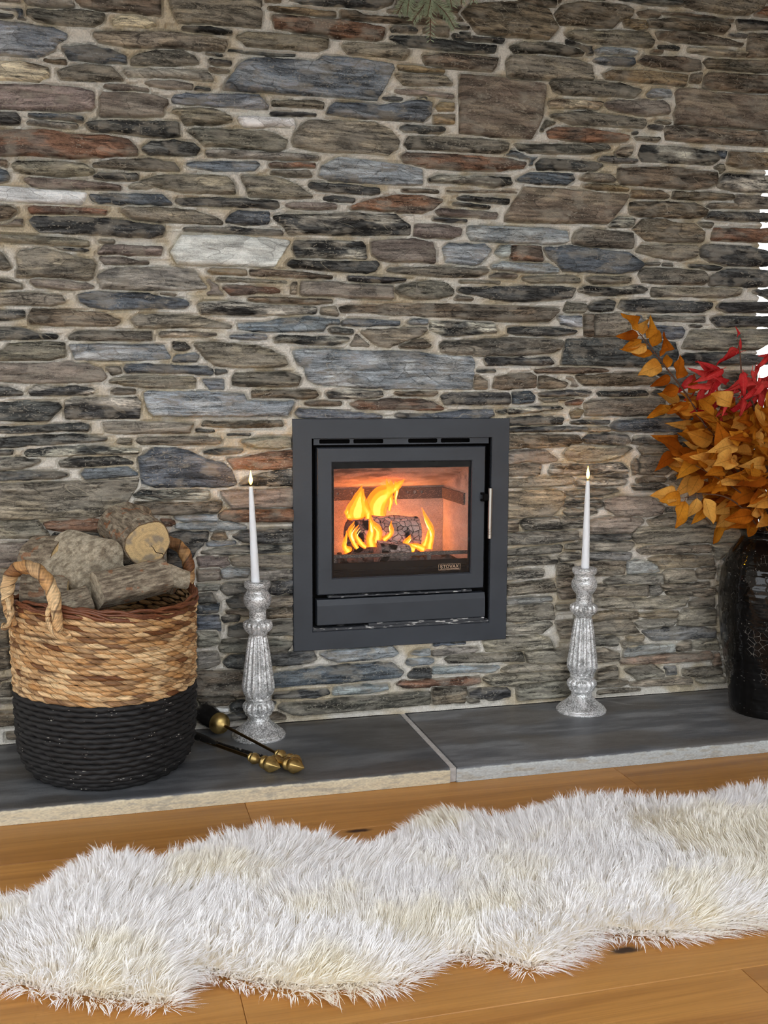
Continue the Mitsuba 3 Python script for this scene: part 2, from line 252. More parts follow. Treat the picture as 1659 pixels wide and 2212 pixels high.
# ------------------------------------------------------------------ the stone wall: mortar, and every stone traced as its own piece (millimetres in the wall's plane: x, z)
STONES = """L 501,977 499,973 501,968 501,965 498,949 496,923 495,923 496,921 340,922 247,920 244,923 171,923 109,929 67,931 42,946 34,979 18,983 2,1020 28,1025 101,1026 192,1023 309,1023 422,1014 439,1011 491,1010 495,1009 503,994
b -137,1698 -137,1702 -124,1720 -93,1735 -53,1739 66,1741 84,1754 148,1757 186,1757 272,1751 271,1746 275,1737 268,1728 267,1723 237,1669 233,1667 229,1656 67,1655 8,1651 -77,1655 -170,1653 -171,1655 -143,1694 -139,1696
N 552,1585 450,1588 446,1739 579,1738 580,1735 624,1736 681,1733 692,1724 685,1642 654,1585
g -503,599 -589,601 -600,598 -686,600 -730,599 -735,595 -731,690 -521,694 -516,692 -448,697 -389,697 -388,690 -396,671 -433,616
N 945,1453 945,1449 926,1420 900,1389 886,1376 733,1370 578,1366 583,1387 618,1441 621,1443 622,1447 633,1463 731,1464 867,1459 946,1459 945,1456 947,1456
d 1114,1021 1104,988 1025,985 882,986 858,989 753,989 756,1029 759,1033 760,1046 766,1062 834,1065 847,1063 852,1066 901,1065 939,1067 1008,1066 1102,1058
N 1360,1742 1352,1698 1350,1674 1346,1655 1079,1653 1072,1678 1083,1703 1075,1736 1085,1750 1153,1754 1197,1746 1268,1750 1322,1750 1339,1750 1364,1754 1363,1743
n 747,1144 741,1128 735,1126 733,1121 713,1106 604,1103 560,1104 556,1106 499,1106 424,1112 358,1112 330,1115 325,1113 275,1113 200,1119 132,1118 124,1134 158,1140 317,1147 424,1150 603,1148
L -9,850 -93,849 -350,851 -364,865 -375,910 -363,916 -309,914 -233,916 -210,915 -206,913 -185,914 -122,912 -114,893 9,891 2,869
w 1,1297 2,1296 -16,1266 -40,1230 -63,1227 -105,1228 -107,1225 -113,1228 -247,1225 -286,1229 -302,1258 -274,1300 -167,1304 -62,1302
n 498,1841 481,1858 479,1862 475,1864 449,1890 477,1917 567,1931 568,1929 606,1934 661,1925 674,1925 695,1922 724,1874 697,1843 546,1840
g 285,1538 257,1522 78,1519 42,1523 9,1529 4,1544 16,1570 20,1571 22,1575 45,1596 194,1604 220,1604 262,1589 290,1562
B -235,752 -195,737 -175,734 -154,714 -139,675 -165,668 -275,672 -349,672 -383,683 -392,750 -348,775 -295,774 -253,761
k 320,1348 318,1321 150,1314 -4,1311 -20,1331 -45,1351 -47,1357 -10,1362 49,1363 167,1376 224,1371 256,1376 274,1376 278,1376 284,1371
r -424,1479 -535,1467 -622,1469 -701,1462 -699,1524 -593,1534 -577,1533 -526,1526 -440,1529 -396,1523 -374,1501 -373,1497 -375,1483
g 1333,474 1335,476 1334,479 1297,480 1268,475 1242,475 1237,478 1163,476 1103,477 1002,483 985,500 979,512 1005,532 1048,533 1052,531 1151,525 1185,527 1253,522 1362,521 1351,473
B 311,152 295,137 125,131 20,134 -53,130 -55,174 -1,179 124,183 171,185 273,184
B 986,1255 954,1246 926,1241 882,1240 753,1243 746,1253 734,1264 706,1280 694,1301 693,1306 720,1309 740,1309 749,1312 780,1316 782,1313 818,1309 847,1309 948,1301 991,1275 991,1272 995,1267 994,1262 987,1259
G 298,94 384,95 384,92 385,92 386,55 384,55 390,53 40,50 -2,53 -47,77 -47,79 -27,90 83,88 117,94 211,90
n 1143,1479 936,1481 919,1483 907,1499 909,1527 1052,1539 1217,1531 1216,1509 1213,1505 1214,1498 1190,1486
G 754,1040 753,1031 729,1023 637,1012 624,1013 606,1011 532,1012 529,1010 495,1010 494,1013 447,1013 423,1016 406,1019 400,1041 415,1050 605,1064 704,1062 758,1057 757,1047
L 294,1502 333,1496 351,1491 351,1451 273,1447 174,1447 106,1449 71,1457 78,1486 125,1510
g 1166,1093 1191,1095 1390,1100 1392,1058 1350,1039 1214,1035 1121,1038 1121,1040 1150,1094
g -67,1860 -69,1858 -68,1851 -65,1850 -70,1805 -121,1806 -179,1804 -190,1806 -272,1800 -287,1829 -295,1860 -69,1882
g 678,1801 781,1802 823,1791 835,1751 790,1750 715,1745 705,1742 624,1738 599,1739 583,1738 583,1740 580,1740 575,1778 589,1795
n 1069,1650 1264,1649 1350,1651 1364,1650 1382,1645 1384,1609 1145,1607 1052,1610 1046,1636 1052,1642 1053,1645 1056,1647 1066,1647
l -286,1162 -327,1164 -332,1162 -354,1161 -469,1162 -480,1188 -476,1198 -434,1217 -378,1218 -304,1223 -242,1217 -219,1183 -207,1172 -208,1169
p -542,1576 -606,1574 -625,1572 -650,1571 -654,1573 -698,1570 -695,1629 -583,1635 -512,1635 -475,1629 -470,1594 -481,1582
n 938,1923 931,1920 924,1920 913,1916 910,1912 901,1908 883,1889 820,1883 773,1886 728,1884 710,1911 731,1937 785,1950 907,1953 943,1943
p -456,947 -476,936 -531,933 -540,935 -554,932 -568,932 -640,932 -720,937 -718,982 -602,983 -589,985 -538,986 -534,984 -507,984 -471,969
g 1076,849 957,847 909,849 827,849 826,859 829,862 829,868 826,869 826,884 828,887 846,895 997,900 1066,899 1079,900
o 773,609 751,586 733,569 669,570 659,566 638,566 634,568 599,567 598,640 658,645 752,646 767,637 767,634 769,631 775,629 774,620 770,619 769,617 770,613 773,612
r 644,1526 633,1510 553,1496 365,1495 333,1499 317,1503 295,1505 288,1522 305,1532 441,1536 596,1533 644,1527
L 769,1323 748,1316 720,1313 690,1312 685,1315 599,1313 596,1314 585,1312 485,1315 473,1333 475,1355 599,1357 662,1356 707,1358 763,1351
d -390,1327 -319,1322 -310,1311 -319,1295 -346,1288 -432,1290 -608,1292 -623,1303 -634,1320 -622,1330 -509,1334 -431,1331 -392,1328
d 603,1201 756,1204 796,1201 791,1194 790,1190 781,1172 748,1165 603,1157 541,1164 445,1181 445,1187 462,1193 556,1198 585,1198
g -4,983 -36,976 -115,973 -179,976 -196,978 -218,994 -250,1033 -250,1035 -192,1039 -91,1033 -51,1022 -18,1006
n 1178,1336 1073,1332 1002,1333 977,1349 957,1366 962,1367 965,1372 990,1394 1014,1397 1048,1398 1061,1397 1082,1390 1145,1388 1180,1367
r 241,1808 223,1801 118,1799 68,1804 20,1804 -36,1810 -45,1840 -23,1846 5,1844 63,1843 130,1846 132,1844 179,1843 250,1836
B 374,1661 372,1628 350,1611 231,1607 215,1609 194,1608 91,1611 90,1616 100,1633 117,1645 231,1646 272,1654 289,1654 296,1658 343,1666 363,1665
g -505,1180 -550,1185 -607,1187 -622,1186 -636,1183 -668,1183 -662,1209 -664,1230 -656,1247 -609,1258 -600,1258 -578,1252 -486,1231 -478,1222 -486,1186
g -162,1740 -163,1742 -214,1744 -215,1741 -265,1743 -316,1741 -328,1738 -392,1735 -462,1740 -476,1764 -475,1765 -384,1774 -293,1781 -154,1774 -151,1758 -158,1752 -158,1747
k 1206,1585 1218,1561 1197,1548 979,1546 970,1564 977,1592 1098,1595
d 1359,1276 1257,1274 1202,1283 1175,1298 1169,1310 1170,1319 1185,1333 1330,1332 1370,1320 1388,1305
b -556,1729 -560,1713 -586,1698 -594,1697 -598,1695 -693,1693 -690,1771 -630,1771 -561,1766 -528,1755 -535,1741
g 1345,1989 1301,1963 1301,1960 1299,1959 1226,1957 1130,1960 1092,1965 1093,1967 1092,1967 1089,1987 1090,1987 1089,1990 1352,2015
G -90,1561 -70,1564 -43,1562 -5,1544 -8,1524 -27,1514 -124,1515 -148,1517 -213,1515 -236,1536 -257,1549 -257,1551 -239,1559 -111,1563
G 394,1578 520,1580 590,1576 585,1552 566,1542 440,1542 309,1540 298,1552 312,1575
B 1172,802 1116,803 1107,801 934,804 911,810 911,813 908,816 908,822 923,837 1020,843 1170,845
P 323,1315 350,1313 377,1308 389,1287 387,1251 337,1253 274,1250 234,1254 213,1267 209,1304 274,1312
n 1362,1756 1268,1752 1160,1755 1161,1784 1179,1799 1373,1805 1376,1758
g 874,303 873,331 1045,323 1047,324 1070,326 1073,328 1108,326 1113,323 1177,322 1178,320 1159,293 1111,286 1011,291 912,298
d 1215,1155 1190,1141 1067,1137 942,1140 920,1149 931,1170 999,1176 1027,1175 1115,1175 1221,1171
B -503,1155 -485,1158 -355,1157 -338,1150 -329,1150 -325,1147 -291,1146 -270,1145 -254,1133 -266,1120 -447,1111 -495,1117 -521,1128 -529,1149
P -610,544 -608,540 -606,539 -567,537 -567,513 -635,478 -739,480 -737,542 -670,546
n 1191,1425 1178,1406 1175,1406 1174,1403 1061,1398 1053,1401 1036,1401 1014,1399 976,1399 951,1404 945,1419 950,1438 1058,1445 1143,1445
k -566,863 -561,889 -545,899 -518,898 -512,899 -391,900 -379,887 -384,845 -562,845
g -330,1442 -225,1449 -159,1449 -141,1432 -136,1404 -271,1401 -337,1412 -355,1404 -407,1405 -408,1409 -382,1420 -375,1421 -372,1422 -370,1426
P 1073,564 1009,558 1002,562 956,563 931,567 899,587 895,594 898,596 897,600 889,604 887,608 891,614 940,622 1040,620 1085,593
G 831,1750 906,1751 978,1738 978,1736 955,1715 737,1706 714,1715 700,1739 724,1744
L -345,991 -439,988 -507,988 -512,990 -536,990 -550,1025 -550,1029 -478,1031 -321,1030 -302,999 -306,994
p 153,1194 273,1192 272,1180 273,1175 273,1155 158,1156 101,1160 32,1158 22,1163 26,1198 110,1198
n -157,113 -161,119 -205,119 -254,123 -256,121 -255,117 -262,118 -264,191 -138,184 -122,170 -128,113
g 837,1879 900,1887 958,1888 974,1887 984,1888 1005,1866 1001,1850 977,1847 944,1846 938,1848 872,1844 801,1844 760,1852 741,1862 741,1865 773,1876 820,1880
G 994,1258 995,1261 1053,1264 1055,1262 1087,1262 1090,1264 1178,1259 1196,1242 1195,1239 1196,1234 1187,1218 1064,1216 991,1219 979,1241 986,1254 990,1256 991,1258
p -95,663 5,666 5,612 -1,614 -157,615 -177,634 -190,659 -189,661 -151,665
P -313,1580 -377,1573 -465,1569 -462,1616 -454,1629 -413,1631 -351,1632 -344,1630 -340,1632 -295,1622 -298,1617 -297,1613 -307,1598
r 412,1416 388,1396 379,1390 349,1377 279,1378 276,1381 271,1381 256,1378 191,1381 151,1380 150,1382 164,1394 170,1395 174,1398 215,1411 290,1426 353,1427 411,1418
G 636,91 706,93 813,101 814,44 642,46
k 188,1303 200,1292 202,1257 16,1255 4,1276 11,1298 134,1303
k -37,1135 45,1133 73,1131 67,1114 -82,1105 -228,1106 -237,1133 -222,1140 -152,1142 -94,1134
n 795,963 850,964 870,965 889,968 1016,973 1059,953 1059,951 1032,936 931,931 864,931 826,933 806,944 794,962
G 988,1662 995,1649 992,1646 991,1642 983,1636 774,1631 739,1640 691,1649 691,1652 721,1658 802,1671 823,1671 843,1667
B 1216,193 1209,191 1190,191 1186,193 1165,191 1062,195 1036,214 1033,218 1025,222 1026,227 1056,231 1122,234 1151,234 1188,230 1210,230 1271,219 1273,192
d 1144,1028 1274,1032 1373,1022 1374,997 1220,994 1119,994 1116,1012 1117,1015
g 878,719 813,719 778,725 762,745 781,767 807,773 839,771 878,765 940,765 977,763 979,757 929,729
G 810,1362 960,1356 962,1354 964,1311 847,1311 812,1314 781,1318 776,1329 786,1350
d 1387,1218 1381,1220 1365,1217 1315,1216 1313,1218 1204,1217 1198,1234 1200,1238 1199,1241 1230,1256 1236,1257 1243,1262 1257,1269 1370,1268
g 653,233 699,236 736,223 749,193 748,192 697,193 669,189 658,189 653,191 546,193 532,227 533,228 600,236 628,236
r 1143,154 1186,154 1190,155 1258,152 1263,138 1261,135 1263,125 1073,124 1067,128 1048,125 964,130 957,141 959,150 995,153 1065,152 1117,156 1141,156
g 1252,1184 1153,1183 1025,1180 1019,1191 1024,1209 1132,1213 1224,1214 1313,1213 1303,1192
n 810,798 825,777 825,775 808,771 789,772 782,765 702,760 682,759 656,762 634,759 596,758 595,799 701,801
d -225,528 -228,525 -228,521 -250,505 -276,455 -323,462 -326,555 -285,563 -258,558 -215,556 -218,529
g 29,1801 102,1798 99,1774 76,1762 -108,1760 -135,1783 -135,1784 -107,1795
g 813,98 664,95 640,89 614,89 608,92 578,93 565,95 539,111 538,119 575,128 613,128 619,127 699,124 774,124 812,119
b 133,1101 129,1099 130,1099 129,1094 131,1091 130,1088 99,1086 92,1080 91,1075 87,1070 25,1065 -96,1065 -136,1072 -141,1088 -75,1090 -24,1102 45,1108
k 1272,1480 1221,1490 1217,1498 1218,1508 1240,1530 1388,1532 1390,1484
n -421,1087 -421,1085 -443,1073 -546,1070 -637,1072 -642,1090 -642,1095 -632,1112 -545,1112 -461,1106 -439,1094
o 1092,1789 1115,1785 1107,1756 1034,1754 866,1757 854,1770 880,1782 996,1789
g -170,1337 -168,1332 -163,1330 -170,1328 -203,1327 -329,1327 -391,1331 -423,1354 -423,1355 -409,1361 -318,1365 -244,1363 -187,1347
g 66,1404 -13,1399 -106,1400 -113,1422 -127,1450 -127,1451 -40,1453 -14,1449 16,1437 66,1407
d 720,490 597,493 596,526 602,524 632,527 636,528 669,529 763,528 816,529 817,501
r 1204,1343 1211,1379 1395,1386 1397,1344 1279,1342
P 1005,533 999,531 977,513 907,516 875,515 848,517 847,557 905,565 956,565 988,560 1009,561 1025,549 1025,547
k 871,716 878,717 945,718 971,692 969,688 961,687 958,689 918,690 905,689 870,683 794,683 727,684 720,694 731,717 738,719 819,716
o 1259,408 1212,410 1206,407 1181,406 1079,408 1067,416 1058,427 1047,430 1037,437 1038,442 1065,446 1138,447 1250,442
d 416,1820 513,1818 550,1818 548,1797 480,1794 354,1795 299,1793 289,1797 284,1797 257,1813 257,1815 268,1821 312,1824 354,1825
d -271,1533 -335,1528 -429,1534 -484,1534 -497,1548 -497,1551 -496,1553 -472,1562 -274,1571
r 726,1624 801,1627 890,1619 940,1613 934,1596 870,1590 772,1588 703,1592 694,1610
n -181,619 -189,605 -194,601 -237,604 -306,600 -375,602 -403,634 -401,638 -353,639 -257,634 -214,637 -182,638 -181,634
G 738,273 732,275 670,271 599,277 598,318 667,323 741,323 745,327 753,273
n 556,1787 551,1762 537,1748 406,1750 356,1753 344,1775 416,1788
r -38,761 0,766 6,769 5,713 0,718 -31,712 -58,712 -152,715 -171,743 -170,745 -132,749 -59,761 -51,762
g -145,1076 -146,1073 -386,1069 -403,1091 -381,1104 -268,1107 -237,1102 -152,1082
b -234,1641 -76,1650 -48,1617 -49,1615 -194,1611 -230,1613 -245,1610 -294,1614 -291,1618 -292,1622 -283,1634 -254,1641
G 779,1584 878,1586 891,1576 891,1574 828,1559 729,1550 643,1549 616,1557 597,1573 598,1575 652,1574
d -569,875 -569,873 -601,839 -631,838 -723,842 -722,886 -659,892 -579,888
n -312,1811 -354,1812 -362,1814 -372,1815 -396,1813 -441,1812 -480,1816 -498,1819 -503,1825 -521,1839 -311,1859
L 211,229 277,227 297,207 277,196 211,191 125,189 95,199 66,217 67,220 108,224
G -12,229 -75,227 -115,231 -164,233 -192,237 -195,241 -197,251 -194,257 -190,260 -189,266 -187,272 -147,272 -131,268 -71,268 -40,265 3,256 4,254
g 939,1069 849,1068 850,1093 849,1128 852,1128 852,1131 906,1133 910,1135 924,1136 955,1132 962,1070
w -495,1391 -501,1372 -513,1360 -705,1360 -704,1397 -642,1397 -620,1396 -612,1393 -554,1393
g 1165,1317 1164,1314 1166,1309 1165,1297 1110,1282 1061,1285 994,1297 967,1303 966,1305 988,1325 1158,1328 1167,1320
r 241,897 292,899 297,897 349,898 384,889 423,870 422,867 384,863 319,867 180,867 174,868 150,884 151,886 183,893 232,893
P 953,1709 956,1711 994,1714 999,1711 1037,1716 1058,1703 1064,1679 991,1667 916,1674 878,1680 864,1691 865,1697 905,1707
n 1236,1921 1220,1902 1177,1902 1160,1905 1109,1902 991,1902 984,1920 985,1920 983,1921 1021,1925 1026,1927 1077,1933 1230,1932
g -248,836 -258,808 -440,807 -471,813 -475,837 -444,840 -425,840 -292,838
k 784,569 790,566 837,565 837,533 794,531 654,532 640,551 641,559 659,566 729,568 733,569
d 604,914 605,911 607,911 608,884 607,884 608,881 493,879 416,881 404,905 430,914 538,916
n 1215,1894 1289,1887 1289,1883 1279,1875 1158,1869 1063,1869 1019,1874 1009,1891 1010,1893 1109,1900 1157,1900 1177,1900
L 515,1256 501,1250 444,1252 414,1257 404,1292 425,1306 523,1309 547,1292
g -556,1034 -554,996 -589,988 -718,986 -717,1011 -702,1014 -687,1028 -635,1033
g 291,1083 294,1085 366,1087 367,1080 369,1076 344,1058 324,1053 270,1033 270,1030 267,1029 233,1032 207,1048 179,1070 180,1072 211,1080 234,1079
n 1249,1806 1174,1809 1159,1821 1159,1826 1173,1835 1371,1845 1373,1810
r 0,611 5,613 4,575 -96,576 -153,579 -166,583 -177,583 -193,589 -190,596 -191,599 -172,613
G 441,1187 440,1183 442,1180 438,1169 398,1158 338,1156 290,1165 277,1177 277,1182 296,1197 310,1197 320,1201 372,1209 413,1205 416,1202 424,1201
G -12,966 30,953 18,931 1,925 -76,926 -154,928 -153,949 -144,963 -92,965
G 533,1230 501,1218 411,1217 380,1217 250,1226 249,1228 261,1239 393,1245 539,1244
d -499,788 -596,782 -652,780 -657,778 -685,776 -726,775 -725,803 -614,808 -535,810 -443,798 -443,794
d 226,1254 232,1251 236,1245 226,1227 201,1220 101,1223 9,1227 -13,1237 0,1250 110,1250
k 373,1079 370,1090 373,1090 373,1102 499,1102 558,1100 564,1074 420,1060
g 1029,551 1100,567 1202,562 1240,533 1239,528 1185,525 1095,531 1047,530 1028,548
n 1155,1829 1153,1824 1155,1819 1154,1802 1113,1794 1042,1795 981,1800 959,1809 957,1812 979,1830 985,1828 1099,1834
o 1251,1590 1384,1595 1387,1550 1284,1544 1241,1553
n 1034,477 1243,474 1240,447 1080,450 1065,447 1018,449 999,463 1000,467
g 1189,233 1142,234 1143,257 1158,285 1183,285 1186,283 1258,280 1261,282 1262,285 1266,285 1271,230 1210,229
d 274,1914 275,1912 265,1893 227,1878 32,1875 -14,1882 -14,1887
g -251,952 -241,943 -246,920 -340,920 -366,921 -466,935 -466,936 -457,942 -437,949 -405,953 -333,954
n 1044,356 1042,354 1042,339 1044,327 1050,327 937,331 868,330 867,372 909,370 916,365 984,362 1043,362
n 988,264 1022,222 1021,219 964,216 936,218 926,221 872,224 864,258 890,265
k -446,756 -493,757 -544,755 -550,753 -623,753 -656,755 -665,762 -655,774 -595,778 -499,781 -384,770 -390,757
B 383,858 471,868 557,871 558,866 558,862 561,858 563,851 538,842 319,843 271,847 270,850 288,860
g -494,1458 -494,1456 -487,1451 -483,1451 -472,1442 -481,1436 -496,1431 -553,1424 -624,1425 -629,1424 -660,1432 -670,1447 -651,1458 -570,1461
d 1410,1106 1234,1101 1211,1125 1211,1127 1239,1135 1408,1136
G 423,181 439,188 450,189 501,189 506,191 547,190 551,189 655,188 664,159 436,167
d 4,560 4,516 -1,518 -89,520 -130,524 -158,539 -158,542 -136,556 -123,557 -119,558 -72,560
G -533,1772 -603,1776 -622,1788 -623,1804 -585,1806 -566,1805 -540,1809 -486,1813 -459,1809 -440,1809 -450,1785 -473,1774
n 1050,679 996,683 996,688 998,689 1001,704 1000,715 996,721 1006,739 1009,739 1014,736 1073,735 1081,740 1085,741 1116,705 1087,679
g 680,683 731,681 796,681 800,662 800,658 727,652 649,650 598,653 597,683 603,679 658,679
d -40,1371 -88,1373 -271,1370 -287,1378 -292,1381 -279,1389 -188,1395 -107,1396 -103,1394 -55,1395 -31,1393 -26,1378
d 869,1534 848,1516 832,1514 819,1514 814,1511 797,1509 775,1509 770,1510 674,1507 663,1523 683,1540 774,1541 852,1537
g 802,148 688,150 667,156 667,163 660,187 744,191 804,190
r 524,126 525,129 530,129 533,107 498,100 481,101 452,104 385,106 383,103 311,106 282,116 282,119 301,129 354,129 397,127
G 624,1834 699,1838 785,1826 804,1815 804,1812 761,1807 678,1807 598,1801 582,1817 582,1818
k 601,1465 557,1455 550,1454 484,1458 399,1460 367,1458 364,1470 390,1480 590,1485
G -220,1709 -221,1708 -287,1699 -388,1694 -390,1710 -368,1724 -327,1735 -262,1739 -233,1729
k -83,492 -120,493 -133,492 -169,492 -224,497 -240,499 -239,508 -202,513 -112,519 -2,515 4,516 4,494
n 754,364 757,353 604,350 604,383 673,389 743,391
g 289,1791 298,1791 316,1783 297,1760 251,1762 149,1762 130,1784 150,1793 284,1795
B 18,873 109,869 218,858 264,849 263,845 200,842 68,843 18,846 8,858
d 1175,1401 1174,1403 1181,1404 1178,1404 1183,1409 1187,1416 1200,1424 1393,1429 1394,1402 1276,1399
n 680,926 580,920 553,926 560,957 606,966 666,970 676,964 681,963 685,960 683,959 684,958
g 4,453 -80,456 -97,455 -107,456 -112,459 -157,462 -163,470 -161,474 -167,486 -133,490 -83,490 4,486
l 73,1498 37,1495 -37,1494 -42,1492 -87,1493 -207,1489 -214,1506 -194,1512 -124,1513 -98,1511 -47,1511 -31,1511 -27,1513 76,1511
B -200,971 -200,969 -197,967 -199,965 -198,962 -204,954 -290,958 -391,959 -415,957 -422,971 -415,983 -308,982 -302,982 -297,980 -266,981 -216,979
p 751,724 721,718 696,718 657,723 597,716 596,752 635,758 682,759 718,756 752,729
g -625,586 -620,575 -615,572 -606,559 -611,554 -652,552 -736,556 -735,599 -729,596 -692,600 -633,598
k -384,669 -344,668 -248,668 -212,665 -212,638 -348,640 -405,648 -406,650 -402,656
d 1247,1172 1406,1178 1408,1146 1263,1142 1229,1156 1229,1158
l 1086,394 1088,364 1082,360 1078,360 1074,363 1042,360 1039,363 908,368 898,378 898,381 925,392 959,390 964,394 975,394 1037,391 1056,394
G -536,1678 -522,1684 -490,1690 -432,1689 -413,1672 -401,1656 -402,1654 -420,1655 -444,1652 -549,1646 -561,1669
c -574,1652 -601,1639 -695,1637 -694,1681 -640,1686 -575,1676
g -139,1579 -192,1566 -262,1563 -273,1585 -301,1594 -301,1597 -244,1607 -192,1608 -159,1600 -158,1597 -150,1596
B -318,1397 -289,1373 -290,1370 -405,1367 -410,1365 -470,1364 -486,1371 -493,1383 -491,1388 -447,1392
G -279,1451 -391,1449 -482,1452 -486,1455 -488,1455 -490,1457 -488,1457 -491,1459 -431,1473 -350,1481 -286,1473 -269,1452 -270,1451
l -287,1672 -332,1670 -340,1668 -395,1665 -408,1684 -408,1686 -363,1690 -202,1698 -202,1695 -199,1690 -196,1690 -185,1671 -186,1670
B 653,1503 773,1505 783,1488 758,1470 663,1470 604,1475 603,1478
n 493,91 491,90 491,82 492,72 490,71 488,54 487,54 488,51 390,54 390,57 388,57 387,95 385,96 385,102 387,101 387,103 481,99 495,98
r -461,595 -467,563 -570,565 -598,569 -615,573 -626,590 -600,598 -567,597 -512,599
g -548,1126 -587,1117 -634,1119 -714,1117 -712,1148 -633,1152 -560,1146
n 968,434 967,429 964,394 930,394 925,392 857,395 850,439 953,436
G -349,1064 -347,1039 -478,1036 -553,1038 -557,1041 -529,1062 -455,1062
k -79,705 -31,714 1,714 3,716 5,720 5,668 -137,673 -139,679 -121,693
n 1297,1855 1297,1862 1294,1863 1295,1885 1294,1895 1296,1898 1296,1910 1294,1910 1294,1913 1368,1917 1371,1854 1294,1846 1294,1850
B 1133,1091 1126,1067 1094,1064 1010,1070 988,1098 1011,1105 1123,1102
L 739,1238 664,1234 615,1237 602,1240 582,1239 547,1241 540,1253 574,1264 596,1264 601,1262 709,1264 740,1251 744,1247
P 464,1345 458,1327 427,1315 350,1316 333,1319 323,1319 330,1352 387,1356 411,1355
L 1142,182 1140,176 1135,172 1137,165 1135,157 1117,155 1041,156 995,152 966,152 965,169 977,180 1016,180 1030,185
B -394,1714 -395,1707 -392,1697 -447,1695 -530,1696 -540,1711 -553,1721 -552,1723 -496,1732 -481,1735 -456,1730 -431,1728
k 999,1191 895,1181 838,1181 794,1189 797,1195 819,1207 875,1205 993,1212 1016,1203 1016,1201
d 57,228 70,202 42,193 -25,189 -66,192 -66,227 -16,226 -12,229 33,230
P -455,1416 -413,1411 -416,1400 -554,1395 -607,1396 -620,1397 -626,1400 -646,1413 -646,1415 -629,1421 -624,1420 -554,1421
g 622,151 689,152 707,146 797,147 800,149 811,149 812,123 774,124 744,128 613,128 593,135 593,141 595,142
d 758,1091 799,1086 792,1074 740,1067 624,1068 593,1073 592,1090 649,1093
g -216,801 -212,799 -177,797 -182,780 -273,778 -381,781 -397,789 -389,800 -354,802 -287,803
d -220,1508 -234,1491 -344,1486 -368,1499 -369,1502 -343,1521 -288,1527 -237,1522
d 733,991 732,989 670,986 606,988 534,985 523,1003 529,1008 535,1010 606,1009 637,1011 660,1008 716,1013
d -507,815 -571,815 -680,810 -724,811 -724,829 -527,837 -502,831
d 973,779 971,773 940,765 839,771 833,772 821,788 846,800 849,799 869,799 897,803 925,801 934,799 963,798
n 1272,1457 1152,1450 1073,1450 1076,1456 1081,1475 1126,1474 1143,1476 1271,1475 1268,1472 1268,1468
G 750,260 716,237 628,237 599,239 599,265 670,270 737,272 750,262
g -493,1263 -511,1260 -563,1263 -577,1263 -579,1261 -604,1264 -708,1267 -708,1285 -540,1284 -495,1278
d 234,1439 237,1423 208,1418 150,1418 69,1422 44,1434 53,1445 174,1443
n 169,1871 191,1863 354,1868 370,1855 369,1853 271,1848 251,1846 179,1846 155,1848 131,1849 127,1869
n 1166,80 1195,76 1196,57 1069,58 981,65 981,69 995,72 998,76 1042,81 1099,79 1103,82
G 1048,125 1073,124 1103,102 1104,83 1069,84 1042,81 1016,81 974,111 975,116
d 765,836 761,832 763,827 762,824 677,824 597,822 597,847 690,851 767,846
b -71,1481 -89,1462 -187,1457 -247,1461 -268,1469 -267,1472 -224,1481 -86,1488
d -69,306 -71,301 -69,268 -114,271 -147,271 -173,277 -170,304 -139,314 -68,313
d 601,88 611,88 623,79 621,59 568,51 550,54 549,57 525,60 499,66 497,71 495,72 494,74 494,87 495,87 496,90 524,92 589,90
d -176,1322 -170,1324 -150,1325 -25,1322 -12,1310 -12,1308 -62,1305 -88,1307 -306,1309 -306,1314 -246,1321 -203,1323
g 1191,401 1191,391 1197,382 1202,364 1115,362 1093,365 1088,396 1105,404
k -31,1060 158,1056 158,1055 152,1043 110,1035 28,1036 -42,1040 -47,1052
L 567,133 526,134 525,136 387,139 387,158 389,158 389,161 459,159 594,152 595,149
g 436,1710 436,1707 355,1701 295,1699 272,1723 274,1727 336,1731 410,1732
k 757,455 755,450 757,444 757,437 753,434 598,429 598,457 686,459
k -400,731 -516,728 -521,726 -537,725 -577,726 -585,742 -556,751 -441,754 -399,739
n 59,896 44,895 10,895 6,897 -103,897 -103,918 -23,920 65,920 76,905
o 1011,277 1009,273 1014,270 1011,262 986,262 983,265 926,268 912,268 891,262 860,262 860,291 943,292 1018,286 1016,277
g 1209,634 1206,631 1134,642 1085,658 1091,668 1113,680 1188,679
n -133,840 -27,843 -17,825 -18,824 -77,821 -156,821 -234,825 -234,827 -224,841
d 866,1964 866,1969 1086,1990 1085,1987 1086,1987 1090,1967 1088,1967 1089,1965 989,1959
d 845,806 595,804 595,821 600,818 677,822 791,822 816,820 845,820 845,816 840,815 839,811
d 765,465 686,461 598,462 597,479 671,485 771,489 772,487
n 112,1203 26,1202 -105,1205 -105,1223 -79,1223 -63,1225 30,1221 115,1212
d -559,704 -589,697 -731,696 -730,720 -689,719 -665,723 -592,720 -559,712
r 688,1309 696,1267 598,1267 599,1278 601,1279 602,1293 600,1309
L 1079,398 1056,395 973,395 969,433 978,433 982,435 1006,439 1047,431 1068,417 1080,401
n 1298,77 1220,74 1196,77 1191,80 1164,81 1163,104 1268,106 1292,101 1294,102 1296,106 1297,106
L 267,105 211,99 147,99 106,100 105,104 107,107 105,112 111,125 261,124
d -103,387 -101,389 -77,390 -70,362 -71,355 -68,351 -67,347 -74,345 -100,345 -139,350 -151,349 -166,355 -178,374 -148,385
l 945,464 909,466 885,465 850,468 849,492 879,493 907,492 939,493 991,490 997,484 978,463
g -1,800 2,770 -4,769 -42,765 -95,769 -135,782 -135,785 -118,793 -70,799
L -167,580 -153,579 -115,567 -116,560 -176,556 -179,558 -200,558 -204,555 -216,556 -217,559 -220,560 -284,562 -313,568 -312,573 -302,573 -299,578 -267,582 -224,578 -198,581 -196,583 -177,583
